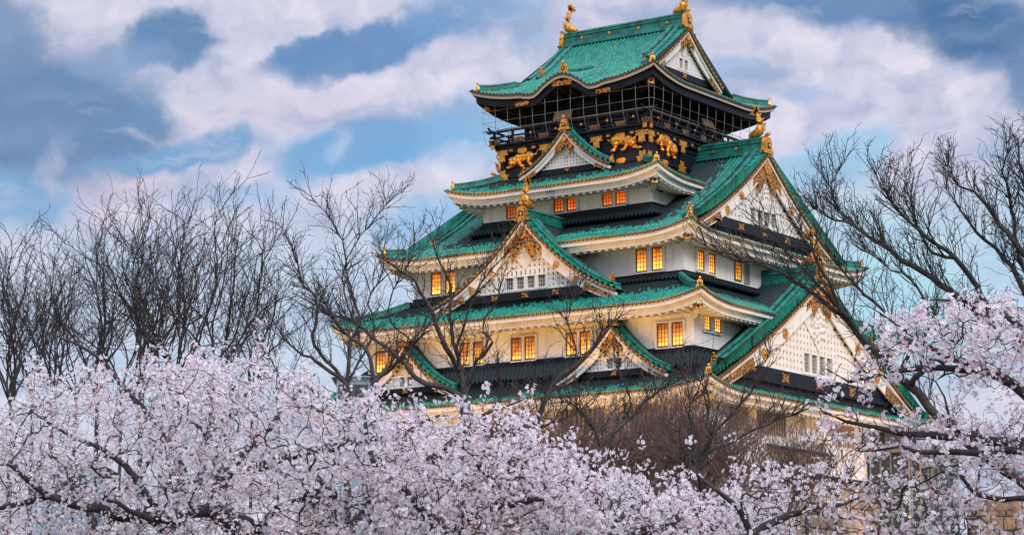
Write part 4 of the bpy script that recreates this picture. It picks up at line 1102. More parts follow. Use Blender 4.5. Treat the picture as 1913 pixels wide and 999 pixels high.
class Skel:
    def __init__(s): s.p = []; s.par = []; s.ch = []; s.fix = {}
    def add(s, p, par, r=None):
        s.p.append(np.array(p, float)); s.par.append(par); s.ch.append([])
        i = len(s.p)-1
        if par >= 0: s.ch[par].append(i)
        if r: s.fix[i] = r
        return i
    def line(s, pts, par=-1, step=.25, r0=None, r1=None, wob=.0):
        """a limb through pts (Catmull-Rom), returns its node indices"""
        P = [np.array(q, float) for q in pts]
        if par >= 0: P = [s.p[par]]+P
        out = []; last = par; tot = len(P)-1
        for k in range(tot):
            a, b, c, d = P[max(k-1, 0)], P[k], P[k+1], P[min(k+2, tot)]
            n = max(1, int(np.linalg.norm(c-b)/step))
            for i in range(0 if (k == 0 and par < 0) else 1, n+1):
                t = i/n
                q = .5*(2*b+(c-a)*t+(2*a-5*b+4*c-d)*t*t+(3*b-a-3*c+d)*t**3)
                if wob: q = q+rng.normal(0, wob, 3)
                f = (k+t)/tot
                last = s.add(q, last, None if r0 is None else r0+(r1-r0)*f); out.append(last)
        return out
    def radii(s, tip, e=2.3):
        n = len(s.p); r = np.zeros(n)
        for i in range(n-1, -1, -1):
            q = sum(r[c]**e for c in s.ch[i]); r[i] = max(tip, q**(1/e)) if s.ch[i] else tip
            if i in s.fix: r[i] = max(min(r[i], s.fix[i]*1.15), s.fix[i])
        return r
    def meshes(s, tip, split, name, mats, parent, e=2.3):
        r = s.radii(tip, e); P = np.array(s.p); par = np.array(s.par); n = len(P)
        T = np.zeros((n, 3)); has = par >= 0
        T[has] = P[has]-P[par[has]]
        for i in range(n):
            if par[i] < 0 and s.ch[i]: T[i] = P[s.ch[i][0]]-P[i]
        T /= np.linalg.norm(T, axis=1)[:, None]+1e-9
        main = np.full(n, -1)
        for i in range(n):
            if s.ch[i]: main[i] = max(s.ch[i], key=lambda c: r[c])
        seg = np.where(has)[0]; pa = par[seg]; ismain = main[pa] == seg
        r0 = np.where(ismain, r[pa], np.minimum(r[pa]*.95, r[seg]*1.15)); t0 = np.where(ismain[:, None], T[pa], T[seg])
        tk = np.zeros(n, bool)
        for i in range(n): tk[i] = r[i] > split and (par[i] < 0 or tk[par[i]])
        thick = tk[seg]
        for nm, msk, mt in ((name[0], thick, mats[0]), (name[1], ~thick, mats[1])):
            V, Fc, base = [], [], 0
            for lo, hi, k in ((0, .014, 3), (.014, .05, 5), (.05, 9, 9)):
                q = msk & (r[seg] >= lo) & (r[seg] < hi)
                if not q.any(): continue
                def ring(c, t, rad):
                    ref = np.array([.31, .93, .17]); a = np.cross(t, ref); a /= np.linalg.norm(a, axis=1)[:, None]+1e-9; b = np.cross(t, a)
                    an = 2*np.pi*np.arange(k)/k
                    return c[:, None]+rad[:, None, None]*(np.cos(an)[None, :, None]*a[:, None]+np.sin(an)[None, :, None]*b[:, None])
                A = ring(P[pa[q]], t0[q], r0[q]); B = ring(P[seg[q]], T[seg[q]], r[seg[q]])
                v = np.concatenate([A, B], 1).reshape(-1, 3); m = q.sum()
                j = np.arange(k); f = np.stack([j, (j+1) % k, k+(j+1) % k, k+j], 1)[None]+(np.arange(m)*2*k)[:, None, None]+base
                V.append(v); Fc.append(f.reshape(-1, 4)); base += len(v)
            if V: fast_mesh(nm, np.concatenate(V), np.concatenate(Fc), mt, parent, True)
        return r
def fast_mesh(name, V, F, mat_, parent, smooth=False, atts=None):
    me = bpy.data.meshes.new(name); nv, nf, k = len(V), len(F), F.shape[1]
    me.vertices.add(nv); me.vertices.foreach_set('co', np.ascontiguousarray(V, np.float32).ravel())
    me.loops.add(nf*k); me.loops.foreach_set('vertex_index', np.ascontiguousarray(F, np.int32).ravel())
    me.polygons.add(nf); me.polygons.foreach_set('loop_start', np.arange(nf, dtype=np.int32)*k); me.polygons.foreach_set('loop_total', np.full(nf, k, np.int32))
    if smooth: me.polygons.foreach_set('use_smooth', np.ones(nf, bool))
    me.materials.append(mat_)
    for nme, vals in (atts or {}).items():
        a = me.attributes.new(nme, 'FLOAT', 'POINT'); a.data.foreach_set('value', np.ascontiguousarray(vals, np.float32))
    me.update(); me.validate()
    return link(bpy.data.objects.new(name, me), parent)

def unit(v): return v/(np.linalg.norm(v)+1e-9)
def grow(sk, start, direction, length, depth, ang, up, seg, ratio, nch, wig, first=.25, spread=None):
    """one shoot with side shoots"""
    d = unit(np.array(direction, float)); n = max(2, int(length/seg)); i = start
    nodes = []
    for k in range(n):
        d = unit(d+rng.normal(0, wig, 3)+np.array([0, 0, up]))
        i = sk.add(sk.p[i]+d*seg*(1.0), i); nodes.append((i, d.copy(), k/n))
    if depth <= 0: return
    m = max(1, int(round(nch*length)))
    for k in range(m):
        f = first+(1-first)*(k+rng.random()*.9)/m
        j, dj, _ = nodes[min(n-1, int(f*n))]
        ax = unit(np.cross(dj, rng.normal(0, 1, 3))); a = R(ang)*rng.uniform(.6, 1.3)
        nd = dj*math.cos(a)+ax*math.sin(a)
        grow(sk, j, nd, length*ratio*(1.15-.55*f)*rng.uniform(.7, 1.25), depth-1, ang, up, seg*.85, ratio, nch*1.45, wig*1.15, .15)

def attach(sk, targets, step, curl=.35, jit=.02, lim=None, bias=None):
    """joins every target to the nearest part of the tree by a curved shoot; returns the lists of new nodes"""
    paths = []
    cap = len(sk.p)+len(targets)*60; A = np.zeros((cap, 3)); n0 = len(sk.p); A[:n0] = np.array(sk.p); used = n0
    D0 = np.array([np.min(np.sum((A[:n0]-t)**2, 1)) for t in targets])
    for ti in np.argsort(D0*(.75+.5*rng.random(len(targets)))):
        t = targets[ti]; dv = A[:used]-t; dd = np.sum(dv**2, 1)
        if bias is not None: dd = dd*(1+bias*np.clip(dv[:, 2]/(np.sqrt(dd)+1e-6), -1, 1))    # prefer growing upwards
        j = int(np.argmin(dd)); dist = np.linalg.norm(A[j]-t)
        if dist < step*.6: continue
        if lim and dist > lim: continue
        pj = sk.p[j]; pr = sk.par[j]
        tan = unit(pj-sk.p[pr]) if pr >= 0 else unit(t-pj)
        mid = pj+(t-pj)*.45+tan*dist*curl*.5+rng.normal(0, dist*.06, 3)
        n = max(2, int(dist*1.08/step)); path = []; last = j
        for k in range(1, n+1):
            f = k/n; q = (1-f)**2*pj+2*f*(1-f)*mid+f*f*t+rng.normal(0, jit, 3)
            last = sk.add(q, last); path.append(last)
            if used < cap: A[used] = q; used += 1
        paths.append(path)
    return paths

# ---------------------------------------------------------------- bare trees
def broom(base_px, base_py, dep, stems, label, group, hgt, lean=0, fan=26, name='bare_tree', tw=TWIG, dens=1.0, depth=3, tip=.0052):
    """pollarded tree: short trunk, many steep shoots"""
    p = at(base_px, base_py, dep); z0_ = gz(p); root = np.array([p[0], p[1], z0_])
    t = tag(empty(name, root), label, 'bare tree', group)
    sk = Skel(); fork = max(.8, p[2]-z0_)
    tr = sk.line([(0, 0, -.2), (.05, 0, fork*.5), (0, .05, fork)], -1, .3, None, None)
    for k in range(stems):
        a = (k+.5)/stems*2-1 + rng.uniform(-.12, .12)
        ph = R(lean+a*fan); dpt = rng.uniform(-.45, .45)
        d = RGT*math.sin(ph)+FLAT*dpt*.6+np.array([0, 0, math.cos(ph)])
        grow(sk, tr[-1-int(rng.integers(0, 3))], d, 1.01*hgt*rng.uniform(.78, 1.05)*(1-.12*abs(a)), depth, 30, .035, .15, .46, 1.55*dens, .11, .16)
    sk.meshes(tip, .035, ('trunk', 'crown'), (BARK, tw), t, 2.55)
GL_ = 'bare trees behind the cherry blossom on the left'
broom(20, 745, 72, 9, 'dark bare tree at the left edge of the view', GL_, 5.2, -4, 24, dens=1.15)
broom(95, 742, 78, 8, 'bare tree left of the tall forked ones, second from the left edge', GL_, 5.0, 4, 22, dens=1.1)
broom(180, 735, 74, 7, 'bare broom shaped tree above the leftmost pink cherry branch tip', GL_, 5.4, -2, 22)
broom(262, 720, 70, 8, 'tallest bare tree on the left, its twigs in a rounded top', GL_, 6.0, -2, 24)
broom(330, 715, 72, 8, 'dense bare tree with near vertical twigs right of the tallest', GL_, 5.7, 4, 20)
broom(392, 705, 70, 7, 'bare tree leaning right with one long whip at its top', GL_, 5.5, 14, 22)
broom(470, 720, 88, 7, 'pale bare tree with thin arching twigs left of the keep', GL_, 5.4, 6, 30, dens=.9)
for px, h in ((60, 4.6), (140, 4.8), (225, 5.0), (300, 5.2), (430, 4.4), (520, 4.0)):
    broom(px, 740, 96, 6, {60: 'slender far bare tree between the two darkest on the left', 140: 'slender far bare tree behind the blossom tip on the left', 225: 'slender far bare tree left of the tallest', 300: 'slender far bare tree right of the tallest',
          430: 'slender far bare tree behind the leaning one', 520: 'small far bare tree in the sky gap left of the keep'}[px], GL_, h*1.18, rng.uniform(-6, 8), 24, dens=.95)

def limbed(root_px, dep, limbs, label, group, ntw, reach, name='bare_tree', tip=.0068, trunk_r=.16, up=.8, zspread=1.6, mats=(BARK, TWIG), step=.17, extra=None, nsub=3):
    """crooked tree: main limbs led through the place, then shoots off them. limbs: list of (list of (px, py, ddepth), r0, r1, join)"""
    p = at(root_px[0], root_px[1], dep); z0_ = gz(p); foot = np.array([p[0], p[1], min(z0_, p[2]-.5)])
    t = tag(empty(name, foot), label, 'bare tree', group)
    sk = Skel(); first = []
    base = sk.line([(0, 0, -.2), (p-foot)*.5+np.array([.06, .04, 0]), p-foot], -1, .25, trunk_r*1.25, trunk_r)
    ends = {0: base}
    lo, nodes = [], []
    for li, (pts, r0, r1, (jl, jf)) in enumerate(limbs):
        src = ends[jl]; j = src[min(len(src)-1, int(jf*(len(src)-1)))]
        P = [at(a, b, dep+c)-foot for a, b, c in pts]
        n = sk.line(P, j, .2, r0*.74, r1*.74, .02); ends[li+1] = n; nodes += [(q, (k+.5)/len(n), r1) for k, q in enumerate(n)]
    # shoots off the limbs, each forking again and again into fine twigs
    done = 0
    while done < ntw:
        q, f, _r = nodes[int(rng.integers(0, len(nodes)))]
        if rng.random() > .15+.85*f: continue
        done += 1
        tan = unit(sk.p[q]-sk.p[sk.par[q]]); o = rng.normal(0, 1, 3); o -= tan*(o@tan); o = unit(o)
        if o[2] < -.2 and up > 0: o[2] *= -.6
        d = unit(tan*rng.uniform(.5, 1.1)+o*.9+np.array([0, 0, .25*up]))
        grow(sk, q, d, reach*rng.uniform(.45, 1.05)*(1.1-.35*f), nsub, 40, .02+.035*up, step, .54, 2.5/reach, .12, .15)
    sk.meshes(tip, .028, ('trunk', 'crown'), mats, t, 2.2)

GM = 'bare trees in front of the keep'
limbed((868, 742), 84, [
    ([(832, 724, 0), (788, 712, .3), (764, 690, .4), (742, 664, .5), (700, 634, .8), (660, 600, 1), (608, 584, 1.2), (575, 560, 1.4)], .15, .03, (0, 1)),
    ([(860, 696, 0), (832, 648, -.3), (816, 608, -.4), (806, 574, -.5), (788, 552, -.6), (776, 528, -.8), (740, 500, -1), (706, 478, -1.2)], .15, .025, (0, 1)),
    ([(862, 690, .2), (848, 640, .4), (840, 584, .6), (842, 536, .7), (830, 508, .8), (812, 470, .9), (806, 440, 1)], .12, .02, (0, 1)),
    ([(884, 684, 0), (910, 655, -.3), (921, 640, -.4), (903, 618, -.5), (905, 596, -.5), (930, 560, -.6), (938, 520, -.7)], .10, .02, (0, 1)),
    ([(650, 570, 1), (640, 520, 1), (655, 470, .8), (690, 420, .7), (728, 376, .6)], .05, .01, (1, .72)),
    ([(880, 570, .2), (905, 520, .2), (950, 470, .2), (975, 440, .2)], .05, .012, (3, .3)),
    ([(770, 640, .6), (730, 600, .8), (735, 540, 1), (770, 480, 1), (775, 430, 1)], .05, .012, (1, .35)),
  ], 'crooked bare tree forking low before the left corner of the keep', GM, 230, 1.7, trunk_r=.16)
limbed((648, 716), 92, [
    ([(610, 688, 0), (580, 668, .3), (556, 657, .4), (530, 630, .5), (505, 590, .6)], .11, .02, (0, 1)),
    ([(625, 690, 0), (584, 636, -.3), (592, 600, -.4), (590, 556, -.5), (568, 532, -.6), (556, 496, -.7), (540, 450, -.8), (528, 425, -.8)], .10, .015, (0, 1)),
    ([(652, 680, 0), (655, 640, .2), (672, 604, .3), (660, 552, .4), (648, 512, .5), (640, 450, .6), (610, 400, .6), (585, 376, .6)], .10, .012, (0, 1)),
    ([(680, 660, .3), (700, 610, .4), (690, 560, .4), (715, 510, .5), (712, 450, .5)], .07, .012, (0, 1)),
  ], 'open bare tree against the sky left of the lowest eaves', GM, 200, 1.8, trunk_r=.12)
limbed((700, 712), 80, [
    ([(694, 680, 0), (678, 646, .2), (640, 620, .4), (622, 596, .5), (606, 560, .6)], .10, .02, (0, 1)),
    ([(722, 694, 0), (745, 672, -.3), (760, 655, -.4), (790, 628, -.4)], .12, .03, (0, 1)),
  ], 'lichen covered bare tree stump limb by the left wall corner', GM, 90, 1.5, trunk_r=.12)
limbed((914, 880), 70, [
    ([(930, 842, 0), (983, 817, .2), (1010, 770, .3), (1028, 730, .4), (1052, 700, .4), (1085, 672, .4), (1114, 639, .5), (1134, 610, .5)], .15, .035, (0, 1)),
    ([(905, 800, 0), (918, 760, -.2), (940, 730, -.3), (925, 700, -.3)], .08, .02, (0, 1)),
    ([(1000, 806, .2), (1030, 790, .2), (1070, 775, .2), (1110, 752, .2)], .05, .015, (1, .35)),
    ([(1075, 640, .4), (1060, 600, .4), (1070, 560, .4)], .04, .01, (1, .75)),
  ], 'grey bare tree leaning right across the small right dormer', GM, 120, 1.5, trunk_r=.15)
limbed((1124, 850), 74, [
    ([(1147, 805, 0), (1180, 780, .2), (1200, 755, .3), (1230, 730, .4), (1262, 712, .5)], .10, .02, (0, 1)),
    ([(1178, 740, .2), (1160, 706, .2), (1150, 680, .2)], .05, .012, (1, .4)),
    ([(1110, 800, -.2), (1085, 770, -.2), (1068, 752, -.3), (1020, 752, -.4)], .06, .015, (0, 1)),
  ], 'small bare tree with a level bough under the lowest front eave', GM, 90, 1.3, trunk_r=.1)
limbed((1290, 905), 66, [
    ([(1324, 845, 0), (1370, 822, .2), (1416, 798, .3), (1460, 782, .3), (1506, 765, .3)], .10, .02, (0, 1)),
    ([(1310, 850, .1), (1340, 800, .1), (1395, 745, .2), (1410, 700, .2), (1440, 660, .2)], .08, .015, (0, 1)),
    ([(1288, 840, 0), (1292, 790, -.2), (1286, 740, -.2), (1288, 700, -.2)], .07, .012, (0, 1)),
    ([(1322, 790, .1), (1326, 745, .1), (1310, 715, .1), (1280, 690, .1)], .05, .012, (2, .35)),
  ], 'bare tree rising from the brush below the front corner of the keep', GM, 110, 1.2, trunk_r=.11)

GB = 'bare brush along the foot of the keep'
BL = {965: 'leftmost leafless bush along the keep foot', 1020: 'leafless bush below the small right dormer', 1078: 'leafless bush left of the level bough', 1140: 'leafless bush under the level bough', 1200: 'dense leafless bush left of the front corner',
      1258: 'thickest leafless bush, just left of the front corner', 1310: 'leafless bush straight below the front corner', 1372: 'leafless bush right of the front corner', 1440: 'leafless bush below the dark ledge', 1505: 'reddish leafless bush lit by the lamp', 1560: 'rightmost leafless bush by the bright wall'}
for px in BL:
    broom(px, 925, 96+rng.uniform(-8, 8), 32 if 1100 < px < 1330 else 22, BL[px], GB, 3.5+rng.uniform(-.3, .5)+(.5 if 1180 < px < 1320 else 0)-(.9 if px > 1400 else 0), rng.uniform(-4, 4), 40, 'leafless_bush', TWIGR, 1.25, 3, .0060)

GR = 'bare trees on the right'
limbed((1930, 915), 46, [
    ([(1875, 874, 0), (1842, 850, .1), (1809, 826, .2), (1783, 793, .3), (1752, 772, .3), (1703, 724, .4), (1677, 699, .4), (1631, 653, .5), (1580, 592, .6), (1550, 570, .6), (1505, 540, .7), (1460, 512, .7), (1431, 497, .8), (1387, 486, .8), (1348, 476, .9), (1318, 460, .9)], .15, .012, (0, 1)),
    ([(1576, 580, .5), (1558, 545, .5), (1530, 490, .5), (1512, 450, .5), (1490, 415, .5)], .07, .012, (1, .56)),
    ([(1540, 545, .7), (1500, 500, .9), (1455, 455, 1), (1420, 425, 1)], .05, .01, (1, .62)),
    ([(1700, 640, .2), (1664, 596, .1), (1600, 536, 0), (1572, 496, 0), (1540, 452, 0)], .06, .012, (1, .40)),
    ([(1722, 690, 0), (1722, 640, -.2), (1735, 600, -.2)], .08, .05, (1, .36)),
  ], 'big bare tree whose bough leans left across the lower right gable', GR, 240, 1.2, trunk_r=.17, up=1.0, tip=.0042, step=.11, nsub=3)
limbed((1935, 660), 52, [
    ([(1880, 616, 0), (1834, 588, .1), (1776, 542, .2), (1704, 496, .3), (1648, 458, .4), (1600, 424, .5), (1560, 410, .5), (1528, 390, .6)], .13, .012, (0, 1)),
    ([(1836, 552, .1), (1784, 480, .1), (1732, 444, .1), (1692, 408, .1), (1656, 366, .1), (1640, 330, .1)], .09, .010, (1, .15)),
    ([(1784, 640, -.4), (1740, 580, -.5), (1700, 520, -.5), (1665, 505, -.5), (1620, 470, -.6)], .06, .01, (1, .2)),
    ([(1740, 470, .2), (1715, 420, .2), (1700, 370, .2), (1690, 330, .2)], .05, .009, (2, .35)),
    ([(1600, 424, .5), (1570, 395, .5), (1550, 350, .5), (1560, 325, .5)], .035, .009, (1, .8)),
  ], 'bare tree with long parallel limbs and flat twig clouds against the pale sky', GR, 330, 1.15, trunk_r=.17, up=1.6, tip=.0045, step=.11, nsub=3)
limbed((1960, 620), 50, [
    ([(1913, 545, 0), (1880, 484, .1), (1840, 448, .2), (1812, 416, .2), (1792, 388, .2), (1770, 355, .2)], .09, .010, (0, 1)),
    ([(1913, 472, -.2), (1880, 436, -.2), (1848, 388, -.3), (1824, 364, -.3), (1792, 344, -.3), (1768, 308, -.3)], .10, .010, (0, 1)),
    ([(1905, 480, .3), (1886, 372, .3), (1874, 320, .3), (1884, 270, .3)], .07, .010, (0, 1)),
    ([(1925, 400, .1), (1912, 330, .1), (1905, 280, .1), (1920, 250, .1)], .07, .010, (0, 1)),
  ], 'bare tree cut off by the right edge, twigs reaching highest', GR, 290, .95, trunk_r=.15, up=1.5, tip=.0045, step=.11, nsub=3)
# ================================================================ cherry blossom
def petal_mat():
    m = bpy.data.materials.new('cherry petal'); m.use_nodes = True; t = m.node_tree; t.nodes.clear()
    out = N('ShaderNodeOutputMaterial', t); d = N('ShaderNodeBsdfDiffuse', t); tr = N('ShaderNodeBsdfTranslucent', t); mx = N('ShaderNodeMixShader', t); mx.inputs[0].default_value = .38
    a = N('ShaderNodeAttribute', t, attribute_name='pink'); cr = N('ShaderNodeValToRGB', t); e = cr.color_ramp.elements
    e[0].position = 0; e[0].color = (.94, .93, .965, 1); e[1].position = 1; e[1].color = (.14, .025, .03, 1)
    q = e.new(.35); q.color = (.92, .855, .915, 1); q = e.new(.62); q.color = (.82, .58, .67, 1); q = e.new(.8); q.color = (.45, .13, .17, 1)
    L(a.outputs['Fac'], cr.inputs[0], t); L(cr.outputs[0], d.inputs[0], t); L(cr.outputs[0], tr.inputs[0], t)
    L(d.outputs[0], mx.inputs[1], t); L(tr.outputs[0], mx.inputs[2], t); L(mx.outputs[0], out.inputs[0], t)
    return m
PETAL = petal_mat()
def flower_template():
    """five notched, cupped petals and a red brown eye; diameter about 1"""
    V, F, K = [], [], []
    for k in range(5):
        a = 2*math.pi*k/5; ca, sa = math.cos(a), math.sin(a)
        for (r, s, z) in ((.06, 0, 0), (.34, -.22, .07), (.52, -.10, .15), (.46, 0, .12), (.52, .10, .15), (.34, .22, .07)):
            V.append((r*ca-s*sa, r*sa+s*ca, z)); K.append(0 if r > .1 else .3)
        b = 6*k; F += [(b, b+1, b+2, b+3), (b, b+3, b+4, b+5)]
    b = len(V)
    V += [(.10, 0, .06), (0, .10, .06), (-.10, 0, .06), (0, -.10, .06)]; K += [1]*4; F.append((b, b+1, b+2, b+3))
    b = len(V)      # calyx behind
    V += [(.05, .03, -.03), (-.03, .05, -.03), (-.03, -.05, -.03), (0, 0, -.28)]; K += [1]*4; F += [(b, b+1, b+3, b+3), (b+1, b+2, b+3, b+3), (b+2, b, b+3, b+3)]
    return np.array(V), np.array(F), np.array(K, float)
FV, FF, FK = flower_template()
# drop the degenerate quads: calyx as three thin quads
FF = np.array([f for f in FF.tolist() if len(set(f)) == 4]+[(len(FV)-4, len(FV)-3, len(FV)-2, len(FV)-1)])
def rot_to(n):                   # rotation matrices turning +z to n, random spin
    m = len(n); a = np.cross(n, rng.normal(0, 1, (m, 3))); a /= np.linalg.norm(a, axis=1)[:, None]+1e-9; b = np.cross(n, a)
    return np.stack([a, b, n], 2)
def blossom(centres, parent, size=.042, per=7, rad=.052, pink=.2, buds=.27):
    c = np.array(centres); m = len(c)
    nrm = rng.normal(0, 1, (m, per, 3)); nrm[..., 2] -= .15; nrm /= np.linalg.norm(nrm, axis=2)[..., None]
    keep = rng.random((m, per)) < .93
    cp = np.clip(rng.normal(pink, .16, m), 0, .62)
    ctr = c[:, None]+nrm*rad*rng.uniform(.75, 1.15, (m, per, 1)); pk = np.clip(cp[:, None]+rng.normal(0, .09, (m, per)), 0, .66)
    n = nrm[keep]; ctr = ctr[keep]; pk = pk[keep]; k = len(n)
    n = n+rng.normal(0, .35, n.shape); n /= np.linalg.norm(n, axis=1)[:, None]
    sz = size*rng.uniform(.82, 1.15, k); bud = rng.random(k) < buds; sz[bud] *= .5; pk[bud] = rng.uniform(.6, .85, bud.sum())
    Rm = rot_to(n)
    V = np.einsum('kij,vj->kvi', Rm, FV)*sz[:, None, None]+ctr[:, None]
    P = np.where(FK[None] > .9, rng.uniform(.78, 1.0, (k, 1)), pk[:, None]+FK[None]*.5)
    F = FF[None]+(np.arange(k)*len(FV))[:, None, None]
    return fast_mesh('blossom', V.reshape(-1, 3), F.reshape(-1, 4), PETAL, parent, False, {'pink': P.ravel()})

def interp(poly, x):
    xs_ = [p[0] for p in poly]; ys_ = [p[1] for p in poly]; return np.interp(x, xs_, ys_)+np.interp(x, [430, 620, 1000, 1400], [36, 44, 52, 32])
def cherry(root_px, dep, limbs, label, ntarget, sampler, step=.11, per=9, size=.043, rad=.06, pink=.16, dens=1.0, trunk_r=.2, keepmask=None, tip=.0026, group='cherry trees in blossom', frac=.5, minr=.006):
    p = at(root_px[0], root_px[1], dep); foot = np.array([p[0], p[1], min(gz(p), p[2]-.6)])
    t = tag(empty('cherry_tree', foot), label, 'cherry tree', group)
    sk = Skel()
    base = sk.line([(0, 0, -.3), (p-foot)*.5+np.array([.08, -.05, 0]), p-foot], -1, .25, trunk_r*1.2, trunk_r)
    ends = {0: base}
    for li, (pts, r0, r1, (jl, jf)) in enumerate(limbs):
        src = ends[jl]; j = src[min(len(src)-1, int(jf*(len(src)-1)))]
        ends[li+1] = sk.line([at(a, b, dep+c)-foot for a, b, c in pts], j, .15, r0, r1, .012)
    tg = []
    while len(tg) < ntarget:
        px, py, dd = sampler()
        tg.append(at(px, py, dep+dd)-foot)
    pa = attach(sk, np.array(tg), step, .45, .014, bias=.15)
    cl = []
    for path in pa:
        n = len(path)
        for k, q in enumerate(path):
            if rng.random() < dens*(.15+1.0*(k/n)**1.3):
                cl.append(sk.p[q]+rng.normal(0, .04, 3))
                if k > n*frac and rng.random() < .8*dens: cl.append(sk.p[q]+rng.normal(0, .07, 3))
    sk.meshes(tip, .02, ('trunk', 'branch'), (BARKD, TWIG), t, 2.3)
    cl = np.array(cl)
    if keepmask is not None:
        keepm = np.array([keepmask(c+foot) for c in cl]); cl = cl[keepm]
    blossom(cl, t, size, per, rad, pink)
    print('cherry', label, len(sk.p), 'nodes', len(cl), 'clusters')
    return t
def to_px(P):
    d = np.array(P)-CAM; z = d@FWD; return 956.5+4694*(d@RGT)/z, 499.5-4694*(d@UPV)/z
# upper outline of the blossom as it stands against what is behind
TOPL = [(-60, 745), (0, 735), (40, 705), (70, 690), (100, 690), (130, 680), (160, 665), (200, 662), (240, 660), (280, 655), (330, 655), (380, 655), (430, 642), (480, 640), (530, 648), (575, 680), (600, 700), (640, 705), (680, 705), (720, 720), (760, 745), (800, 745), (860, 725), (900, 730), (940, 738), (990, 735), (1004, 765), (1030, 808), (1060, 812), (1100, 835), (1150, 842), (1200, 868), (1260, 884), (1320, 895), (1380, 905), (1440, 890), (1480, 872), (1520, 885), (1560, 905), (1600, 905), (1660, 925), (1700, 950)]
def region(x0, x1, dlo, dhi, top_off=0, bottom=1040, xbias=None, skew=1.25):
    def f():
        while True:
            x = rng.uniform(x0, x1); t_ = interp(TOPL, x)+top_off+15*math.sin(x*.063)+11*math.sin(x*.15+1)
            y = t_+(bottom-t_)*rng.random()**skew
            d = dlo+(dhi-dlo)*rng.random()*(1-.55*(y-t_)/(bottom-t_))   # nearer boughs hang lower in the view
            # sprays with gaps between them
            h = math.sin(x*.052+1.7*math.sin(y*.041+d)+d*1.9)+math.sin(y*.083+1.4*math.sin(x*.027)-d*1.3)+.5*math.sin((x+2*y)*.06)
            if rng.random() < (.08 if h < -.75 else (.5 if h < -.1 else 1)):
                if y-t_ < 40 and rng.random() < .3: y -= abs(rng.normal(0, 24))
                return x, y+rng.normal(0, 6), d
    return f
G1 = cherry((330, 1080), 33, [
    ([(326, 1000, 0), (330, 960, 0)], .15, .12, (0, 1)),
    ([(300, 975, -.5), (230, 960, -.8), (160, 945, -1), (90, 930, -1.1), (0, 948, -1.2)], .11, .03, (1, .8)),
    ([(345, 900, .4), (330, 850, .8), (290, 790, 1.1), (230, 720, 1.4), (180, 665, 1.5), (120, 635, 1.5), (85, 616, 1.5)], .07, .008, (1, 1)),
    ([(250, 890, .2), (190, 840, .4), (120, 810, .4), (60, 770, .5)], .06, .01, (1, .9)),
    ([(390, 860, .8), (430, 790, 1.2), (470, 720, 1.6), (500, 670, 1.8)], .06, .01, (1, .95)),
    ([(60, 905, -1.3), (20, 870, -1.4), (-30, 860, -1.4)], .05, .01, (2, .7)),
  ], 'cherry tree in full blossom at lower left, a thin branch tip rising over its crown', 2700, region(-60, 430, -2.0, 2.6), pink=.11, dens=1.1)
G2 = cherry((492, 1090), 30, [
    ([(470, 1010, 0), (432, 968, .1), (402, 942, .2)], .19, .14, (0, 1)),
    ([(360, 958, -.3), (300, 975, -.6), (262, 962, -.8), (200, 930, -1)], .09, .02, (1, 1)),
    ([(412, 905, .4), (432, 880, .5), (490, 872, .4), (540, 852, .3), (600, 838, .2), (690, 822, .1), (760, 800, 0), (840, 772, -.1)], .10, .012, (1, 1)),
    ([(410, 880, .8), (395, 830, 1.2), (360, 780, 1.5), (330, 740, 1.8)], .08, .01, (1, 1)),
    ([(470, 830, .8), (520, 780, 1.2), (560, 730, 1.5), (590, 700, 1.6)], .06, .01, (3, .15)),
    ([(520, 950, -.4), (600, 930, -.7), (680, 945, -.9)], .06, .01, (1, .5)),
    ([(650, 775, .7), (700, 742, 1.0)], .035, .008, (3, .55)),
  ], 'cherry tree in full blossom with a dark forked trunk at the bottom left of centre', 3300, region(300, 790, -2.0, 2.6), pink=.09, dens=1.1)
G3 = cherry((850, 1100), 28, [
    ([(830, 1020, 0), (800, 960, .2)], .12, .09, (0, 1)),
    ([(775, 885, .3), (820, 845, .4), (880, 790, .5), (930, 760, .5), (990, 738, .5)], .055, .007, (1, 1)),
    ([(740, 900, .1), (700, 860, .3), (680, 800, .6), (690, 760, .8)], .06, .01, (1, .9)),
    ([(880, 960, -.3), (960, 940, -.5), (1040, 925, -.6), (1100, 890, -.5)], .07, .01, (1, .3)),
    ([(860, 840, .7), (870, 790, .8), (865, 750, .8)], .04, .008, (2, .35)),
    ([(940, 930, .2), (980, 870, .6), (1010, 830, .9), (1050, 815, 1)], .05, .008, (4, .35)),
  ], 'cherry tree in full blossom below the left corner of the keep, one spray reaching right', 2300, region(700, 1080, -1.8, 2.2), pink=.07, dens=1.05)
G4 = cherry((1190, 1085), 27, [
    ([(1175, 1010, 0), (1160, 972, .1)], .12, .09, (0, 1)),
    ([(1220, 985, -.3), (1300, 990, -.5), (1380, 985, -.6)], .07, .015, (1, .6)),
    ([(1110, 930, .3), (1080, 890, .6), (1070, 840, .9)], .06, .01, (1, 1)),
    ([(1200, 930, .4), (1230, 900, .6), (1262, 892, .7)], .05, .01, (1, 1)),
    ([(1290, 950, .2), (1350, 940, .3), (1420, 925, .4), (1500, 890, .4), (1560, 868, .4)], .055, .008, (2, .4)),
  ], 'cherry tree in full blossom below the front corner of the keep', 2000, region(1020, 1470, -1.6, 2.0), pink=.07, dens=1.05)
